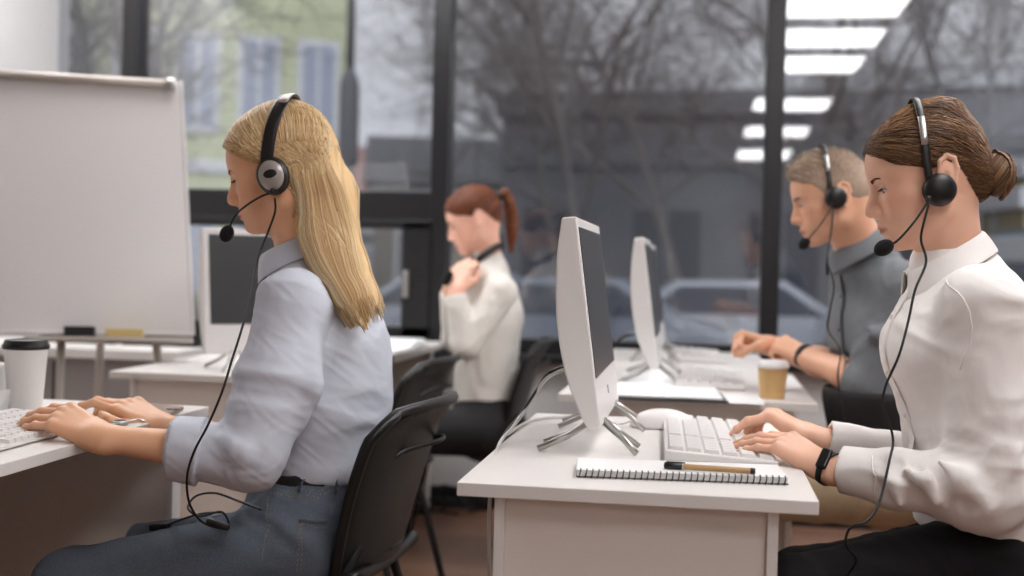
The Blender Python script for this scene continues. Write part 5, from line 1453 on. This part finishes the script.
# ================================================================ man in the grey shirt
def man():
    H = hframe(P(833, 200, 3.12), 182, 16)
    e = empty('person', tuple(P(880, 480, 3.2)), label='person with short greying hair, grey shirt, sleeves rolled, one fist raised over the desk', cat='person')
    lat = V(0, -1, 0)
    J = dict(neck=P(862, 252, 3.19), chest=P(880, 325, 3.26), waist=P(885, 430, 3.26),
             sh=[P(902, 290, 3.08), P(872, 285, 3.45)], el=[P(872, 384, 3.10), P(850, 372, 3.42)],
             wr=[P(806, 356, 3.28), P(768, 345, 3.42)])
    W0 = wframe(J['wr'][0], P(778, 342, 3.34)-J['wr'][0], (.2, -.8, 1))
    W1 = wframe(J['wr'][1], P(738, 338, 3.40)-J['wr'][1], (.2, .7, 1)); W0 = Fr(W0.o, W0.A*V(1, -1, 1))
    J['W'] = [W0, W1]
    hands = [dict(sc=1.05, fl=1.05, curls=[(1.0, 1.2, .6), (1.1, 1.2, .6), (1.1, 1.2, .6), (1.1, 1.2, .6)], thumb=[(.018, .022, -.010), (.044, .040, -.026), (.066, .040, -.046), (.082, .026, -.056)]),
             dict(sc=1.12, fl=1.05, curls=[(1.35, 1.5, .8), (1.4, 1.5, .8), (1.4, 1.5, .8), (1.4, 1.5, .8)], spread=.0, thumb=[(.018, .024, -.012), (.050, .036, -.032), (.078, .024, -.046), (.090, .0, -.050)])]
    def ex(q, c):   # clipped sides and stubble of the hairline
        return c
    S, T = body('body', e, H, lat, J, (232, 178, 146), vox=.003, sex='m', hands=hands, lid=.5, slim=1.18, lips=(176, 112, 98), hw=.076)
    eyes(H, e, look=-.5, iris=(80, 90, 96)); brows_lashes(S, H, e, mat('brow_grey_brown', (96, 76, 60), .9), M_black, 1.4, lid=.5, lash=.6)
    Mh = hair_mat('greying_hair', .7)
    hl = [(.14, .10), (.096, .078), (.086, .070), (.072, .058), (.055, .054), (.040, .036), (.030, .010), (.020, -.008), (.010, .012), (-.012, .036), (-.030, .012), (-.040, -.020), (-.075, -.045), (-.14, -.05)]
    G = SDF(); G.u(ell(H, (-.005, 0, .046), (.0975, .0785, .0835)), .01); G.u(ell(H, (.030, 0, .046), (.068, .069, .062)), .025); G.u(ell(H, (-.036, 0, .012), (.061, .068, .060)), .03)
    G.u(ell(H, (.045, 0, .092), (.045, .045, .028)), .03)
    G.inter(linecut(H, hl, .6), .004)
    def groove(p): q = H.l(p); return -.0009*np.sin(q[:, 0]*420+9*np.sin(q[:, 2]*60))*np.sin(q[:, 1]*380+q[:, 2]*200)
    G.disp.append(groove)
    top = np.array(s2l((128, 106, 88))); side = np.array(s2l((172, 150, 132)))
    def hc(p):
        q = H.l(p); t = np.clip((q[:, 2]-.045)/.05, 0, 1)[:, None]; return side+(top-side)*t
    sdf_obj('hair', G, H.o-.16, H.o+.16, .0035, Mh, e, color=hc)
    G.disp = []
    rnd = random.Random(4); st = []
    for i in range(900):
        a = rnd.uniform(0, 6.28); z = rnd.uniform(.05, 1); d = V(math.cos(a)*math.sqrt(1-z*z), math.sin(a)*math.sqrt(1-z*z), z)
        p = radial(G, H, d); n = nrm(p-H.w((0, 0, .03))); f = H.d((.8, 0, .25))
        L = .006+.008*z*max(0, z); st.append(([p-n*.001, p+n*L*.5+f*L*.3, p+n*L*.7+f*L], .0008, vary(rnd, [(134, 112, 92), (110, 90, 74), (160, 140, 122), (176, 160, 144)])))
    strand_mesh('hair_strands', st, Mh, e)
    Ms = mat('grey_shirt_cloth', (118, 122, 126), .85, bump=.1, bscale=700, spec=.2)
    T_ = SDF(); cs = J['chest']; wa = J['waist']; up0 = P(869, 280, 3.24)
    T_.u(ecap(WFR, P(863, 258, 3.20), up0, (.084, .084), (.13, .09), lat), .03); T_.u(ecap(WFR, up0, cs, (.145, .095), (.195, .130), lat), .04)
    T_.u(ecap(WFR, cs, wa, (.195, .130), (.180, .135), lat), .05)
    for i in (0, 1):
        s_, el_, wr_ = J['sh'][i], J['el'][i], J['wr'][i]
        T_.u(cap(WFR, up0, s_, .055, .070), .035); T_.u(cap(WFR, s_, el_, .072, .062), .03)
        d = nrm(wr_-el_); cf = el_+d*.055
        T_.u(cut(cap(WFR, el_, cf+d*.03, .060, .056), half(WFR, cf, d)), .015)
        T_.u(cut(cap(WFR, el_, cf+d*.03, .066, .062), half(WFR, cf-d*.004, d), half(WFR, el_+d*.010, -d)), .004)
        T_.sub(cap(WFR, cf-d*.02, cf+d*.1, .050, .048), .002)
    def rg(pp, r, k=.02):
        for f in chain(WFR, [P(*a) for a in pp], r): T_.u(f, k)
    rg([(862, 325, 3.045), (880, 335, 3.035), (900, 330, 3.035)], [.003, .008, .003], .03)
    T_.disp.append(folds(51, .009, 42, (.2, .2, 1))); T_.disp.append(folds(52, .003, 90, (.6, .1, .6)))
    T_.inter(half(WFR, P(885, 392, 3.2), (0, 0, -1)), .01)
    sdf_obj('shirt', T_, (.15, 2.7, .6), (.95, 3.7, 1.3), .0045, Ms, e)
    collar(e, Ms, P(860, 248, 3.18), (-1, 0, -.3), (-.3, 0, 1), .074, .076, .046, .040, .050, flare=.018, open_=.42)
    mb = MB(); q, g = grad_onto(T_, np.array(spline([P(838, 275, 3.17), P(832, 310, 3.16), P(828, 345, 3.16), P(828, 385, 3.16)], 5)))
    mb.tube(list(q+g*.001), [(.014, .0022)]*len(q), 8, flat=(0, 1, 0)); mb.build('placket', Ms, e, smooth=True, world=True)
    buttons(e, [q[i]+g[i]*.003 for i in (3, 8, 13)], g[5], M_black, .006)
    # added black shell, its colour standing in for shade on the lower shirt
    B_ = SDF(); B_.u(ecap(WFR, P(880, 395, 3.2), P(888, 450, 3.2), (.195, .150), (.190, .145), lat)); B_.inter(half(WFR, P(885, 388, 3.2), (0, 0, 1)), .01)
    sdf_obj('shirt_shade_layer', B_, (.2, 2.7, .4), (.95, 3.7, .95), .007, mat('shirt_shade_black', (30, 28, 29), .9), e)
    Mk = mat('khaki_trouser_cloth', (160, 140, 112), .85, noise=.05, nscale=30)
    Q = SDF(); hip = P(895, 480, 3.2); Q.u(ecap(WFR, P(888, 440, 3.2), hip, (.17, .13), (.18, .14), lat), .03)
    for a, b in ((P(880, 490, 3.05), P(742, 492, 3.02)), (P(880, 488, 3.35), P(755, 486, 3.4))):
        Q.u(cap(WFR, a, b, .090, .068), .04); Q.u(cap(WFR, b, V(b[0]+.03, b[1], .09), .064, .05), .03)
        shoe(e, V(b[0]-.03, b[1], 0), (-1, 0, 0), M_black)
    Q.disp.append(folds(61, .006, 50, (.9, .2, .3)))
    sdf_obj('trousers', Q, (-.1, 2.7, -.02), (1.0, 3.7, .8), .007, Mk, e)
    c_ = J['wr'][0]-nrm(J['wr'][0]-J['el'][0])*-.006; ax = nrm(J['wr'][0]-J['el'][0]); y_ = W0.A[:, 1]; z_ = np.cross(ax, y_)
    MB().tube([c_+y_*math.cos(a)*.034+z_*math.sin(a)*.027 for a in np.linspace(0, 2*PI, 30)], [(.010, .0025)]*30, 8, flat=ax, cap=False).build('watch_strap', M_blackm, e, smooth=True, world=True)
    hp = [H.l(P(833, 205, 3.03)), H.l(P(822, 222, 3.03)), H.l(P(811, 236, 3.04)), H.l(P(806, 242, 3.05))]
    cord = [P(833, 208, 3.03), P(832, 225, 3.03), P(829, 245, 3.02), P(828, 262, 3.0), P(834, 285, 2.98), P(830, 310, 2.99), P(828, 330, 3.0), P(840, 350, 2.96), P(838, 380, 2.98), P(845, 420, 2.98)]
    headset('thin black headset worn by the man in the grey shirt, microphone at his chin', H, hw=.083, cup_c=(.004, 0, .002), cup_r=.028, boom=hp, cord=cord, top=.140, tilt=-.012, bx=.010, near=1, band_w=.006)
man()
# ================================================================ woman in the cream jumper, at the window
def ponytail():
    H = hframe(P(476, 222, 4.38), 188, 20)
    e = empty('person', tuple(P(490, 430, 4.38)), label='person with an auburn ponytail, cream jumper and black trousers, hands at the throat', cat='person')
    lat = V(0, -1, 0)
    J = dict(neck=P(487, 262, 4.40), chest=P(488, 312, 4.42), waist=P(486, 395, 4.42),
             sh=[P(500, 292, 4.25), P(487, 288, 4.55)], el=[P(466, 345, 4.20), P(456, 338, 4.42)],
             wr=[P(455, 290, 4.20), P(450, 288, 4.32)])
    W0 = wframe(J['wr'][0], P(463, 268, 4.23)-J['wr'][0], (-.2, -1, .1))
    W1 = wframe(J['wr'][1], P(458, 268, 4.29)-J['wr'][1], (-.8, .3, .1)); W0 = Fr(W0.o, W0.A*V(1, -1, 1))
    J['W'] = [W0, W1]
    hd = dict(sc=1.05, fl=1.0, curls=[(.5, .8, .4)]*4)
    S, T = body('body', e, H, lat, J, (238, 186, 162), vox=.0035, hands=[hd, hd], lid=.6, slim=.95)
    eyes(H, e, look=-.6); brows_lashes(S, H, e, M_brow, M_black, 1.3, lid=.6)
    Mh = hair_mat('auburn_hair', .45)
    hl = [(.14, .095), (.098, .0735), (.080, .060), (.058, .040), (.030, .030), (.009, .020), (-.010, .026), (-.024, .012), (-.034, -.025), (-.079, -.055), (-.14, -.06)]
    G = SDF(); G.u(ell(H, (-.006, 0, .047), (.1005, .0785, .0855)), .01); G.u(ell(H, (.032, 0, .050), (.0665, .068, .060)), .02); G.u(ell(H, (-.05, 0, .015), (.052, .060, .058)), .02)
    G.inter(linecut(H, hl, .6), .003)
    tie = P(499, 197, 4.42)
    base = np.array(s2l((104, 58, 38)))
    sdf_obj('hair', G, H.o-.17, H.o+.17, .0035, Mh, e, color=lambda p: np.tile(base, (len(p), 1)))
    rnd = random.Random(15); cols = [(112, 62, 40), (140, 82, 52), (92, 50, 34), (160, 98, 62)]; c0 = V(-.005, 0, .030); tl = H.l(tie)-c0
    A = []; B = []; xs = [p[0] for p in hl][::-1]; zs = [p[1] for p in hl][::-1]
    for i in range(420):
        sy = rnd.choice((-1, 1)); x = .102-.165*rnd.random(); z = float(np.interp(x, xs, zs))+.002+abs(rnd.gauss(0, .012)); y = sy*.07*min(1, max(0, 1-max(0, x)/.104)**.5+.05)*rnd.uniform(.2, 1)
        if rnd.random() < .3: x = rnd.uniform(-.04, .09); y = sy*rnd.uniform(0, .05); z = .10
        A.append(V(x, y, z)-c0); B.append(tl*.95+V(0, rnd.gauss(0, .006), rnd.gauss(0, .008)))
    st = scalp_strands(G, H, A, B, cols, rnd, r=.0014, n=10)
    # ponytail
    ch = [tie+V(-.006, 0, 0), P(505, 193, 4.42), P(510, 205, 4.43), P(512, 228, 4.44), P(511, 252, 4.44)]; rd = [.012, .016, .020, .021, .007]
    Pn = SDF(); Pn.u(chain(WFR, ch, rd), .015); sdf_obj('ponytail', Pn, np.min(ch, 0)-.05, np.max(ch, 0)+.05, .004, Mh, e, color=lambda p: np.tile(base, (len(p), 1)))
    for i in range(220):
        a = rnd.uniform(0, 6.28); q = [ch[j]+V(math.cos(a), math.sin(a), 0)*rd[j]*1.03*rnd.uniform(.85, 1.1) for j in range(5)]; st.append((spline(q, 4), .0013, vary(rnd, cols)))
    strand_mesh('hair_strands', st, Mh, e)
    MB().tube([tie+V(.010, 0, .006), tie+V(-.014, 0, -.004)], [.017, .017], 14).build('hair_tie', M_blackm, e, smooth=True, world=True)
    Ms = mat('cream_knit', (238, 233, 225), .95, bump=.6, bscale=320, sheen=.3)
    T_ = SDF(); cs = J['chest']; wa = J['waist']; up0 = P(488, 277, 4.41)
    T_.u(ecap(WFR, up0, cs, (.120, .080), (.160, .118), lat), .04); T_.u(ecap(WFR, cs, wa, (.160, .118), (.150, .118), lat), .05)
    T_.u(ecap(WFR, P(484, 250, 4.40), P(488, 268, 4.40), (.056, .058), (.066, .068), lat), .02)
    for i in (0, 1):
        s_, el_, wr_ = J['sh'][i], J['el'][i], J['wr'][i]
        T_.u(cap(WFR, up0, s_, .05, .058), .03); T_.u(cap(WFR, s_, el_, .058, .052), .025)
        d = nrm(wr_-el_); cf = wr_-d*.015
        T_.u(cut(cap(WFR, el_, wr_, .052, .038), half(WFR, cf, d)), .02)
    T_.disp.append(folds(71, .006, 50, (.3, .1, 1)))
    T_.inter(half(WFR, P(486, 408, 4.42), (.1, 0, -1)), .01)
    sdf_obj('jumper', T_, (-1.2, 3.9, .5), (-.4, 4.8, 1.25), .005, Ms, e)
    Mt = mat('black_cloth', (20, 19, 20), .8)
    Q = SDF(); hip = P(488, 425, 4.42); Q.u(ecap(WFR, P(486, 392, 4.42), hip, (.145, .11), (.17, .14), lat), .03)
    for a, b in ((P(480, 432, 4.3), P(370, 436, 4.3)), (P(480, 430, 4.52), P(378, 432, 4.56))):
        Q.u(cap(WFR, a, b, .088, .064), .04); Q.u(cap(WFR, b, V(b[0]+.03, b[1], .09), .06, .045), .03); shoe(e, V(b[0]-.03, b[1], 0), (-1, 0, 0), M_black)
    sdf_obj('trousers', Q, (-1.4, 3.9, -.02), (-.4, 4.85, .7), .008, Mt, e)
    # headset resting round the neck
    g = Fr(P(486, 258, 4.40), np.stack([nrm((-1, 0, -.75)), V(0, -1, 0), nrm((-.75, 0, 1))], 1))
    h = empty('headset', tuple(g.o), label='black headset resting around the neck of the ponytailed woman in cream', cat='headset')
    arc = [g.w((-.076*math.cos(a), .078*math.sin(a), .004)) for a in np.linspace(-2.1, 2.1, 28)]
    MB().tube(arc, [(.013, .008)]*28, 10, flat=g.A[:, 2]).build('headband', M_black, h, smooth=True, world=True)
    for s in (-1, 1):
        c = g.w((.048, s*.062, .0)); 
        nd = g.d(nrm((.55, s*.8, 0))); up = g.A[:, 2]; w = np.cross(nd, up)
        MM = lambda v, c=c, nd=nd, up=up, w=w: c+nd*v[2]+up*v[0]+w*v[1]
        MB().lathe([(.02, -.012), (.031, -.010), (.032, .0), (.030, .010), (.018, .016), (.001, .017)], 24, M=MM).build('ear_cup', M_black, h, smooth=True, world=True)
    bp = [g.w((.055, -.075, 0)), P(452, 272, 4.24), P(448, 278, 4.22)]
    MB().tube(spline(bp, 5), .003, 8).build('microphone_boom', M_black, h, smooth=True, world=True)
    S2 = SDF(); S2.u(cap(WFR, P(449, 275, 4.2), P(446, 281, 4.2), .016)); sdf_obj('foam_windshield', S2, P(448, 278, 4.2)-.05, P(448, 278, 4.2)+.05, .004, M_foam, h)
ponytail()
# ================================================================ camera and sky
cam = bpy.data.cameras.new('camera'); co = bpy.data.objects.new('camera', cam); COL.objects.link(co)
from mathutils import Matrix
mm = Matrix(((CR[0], CU[0], -CF[0], CAM[0]), (CR[1], CU[1], -CF[1], CAM[1]), (CR[2], CU[2], -CF[2], CAM[2]), (0, 0, 0, 1)))
co.matrix_world = mm
cam.sensor_width = 36; cam.lens = 36*FOC/1024; cam.clip_start = .05; cam.clip_end = 500
cam.dof.use_dof = True; cam.dof.focus_distance = 2.10; cam.dof.aperture_fstop = 2.3
SC.camera = co
w = bpy.data.worlds.new('sky'); SC.world = w; w.use_nodes = True
nt = w.node_tree; bg = nt.nodes['Background']
tc = nt.nodes.new('ShaderNodeTexCoord'); nz = nt.nodes.new('ShaderNodeTexNoise'); nz.inputs['Scale'].default_value = 2.5
nt.links.new(tc.outputs['Generated'], nz.inputs['Vector'])
rp = nt.nodes.new('ShaderNodeValToRGB'); nt.links.new(nz.outputs[0], rp.inputs[0])
rp.color_ramp.elements[0].color = (*s2l((212, 216, 224)), 1); rp.color_ramp.elements[1].color = (*s2l((246, 247, 252)), 1)
nt.links.new(rp.outputs[0], bg.inputs[0]); bg.inputs[1].default_value = SKY
sl = bpy.data.lights.new('sun', 'SUN'); sl.energy = 2.2; sl.angle = math.radians(50); so_ = bpy.data.objects.new('sun', sl); COL.objects.link(so_)
so_.rotation_euler = (math.radians(52), 0, math.radians(12)); so_.location = (0, -12, 14)  # SUN
SC.view_settings.view_transform = 'Standard'; SC.view_settings.look = 'None'
SC.view_settings.exposure = EXPO; SC.view_settings.gamma = 1; SC.view_settings.use_curve_mapping = False
SC.cycles.max_bounces = 8; SC.cycles.transparent_max_bounces = 12
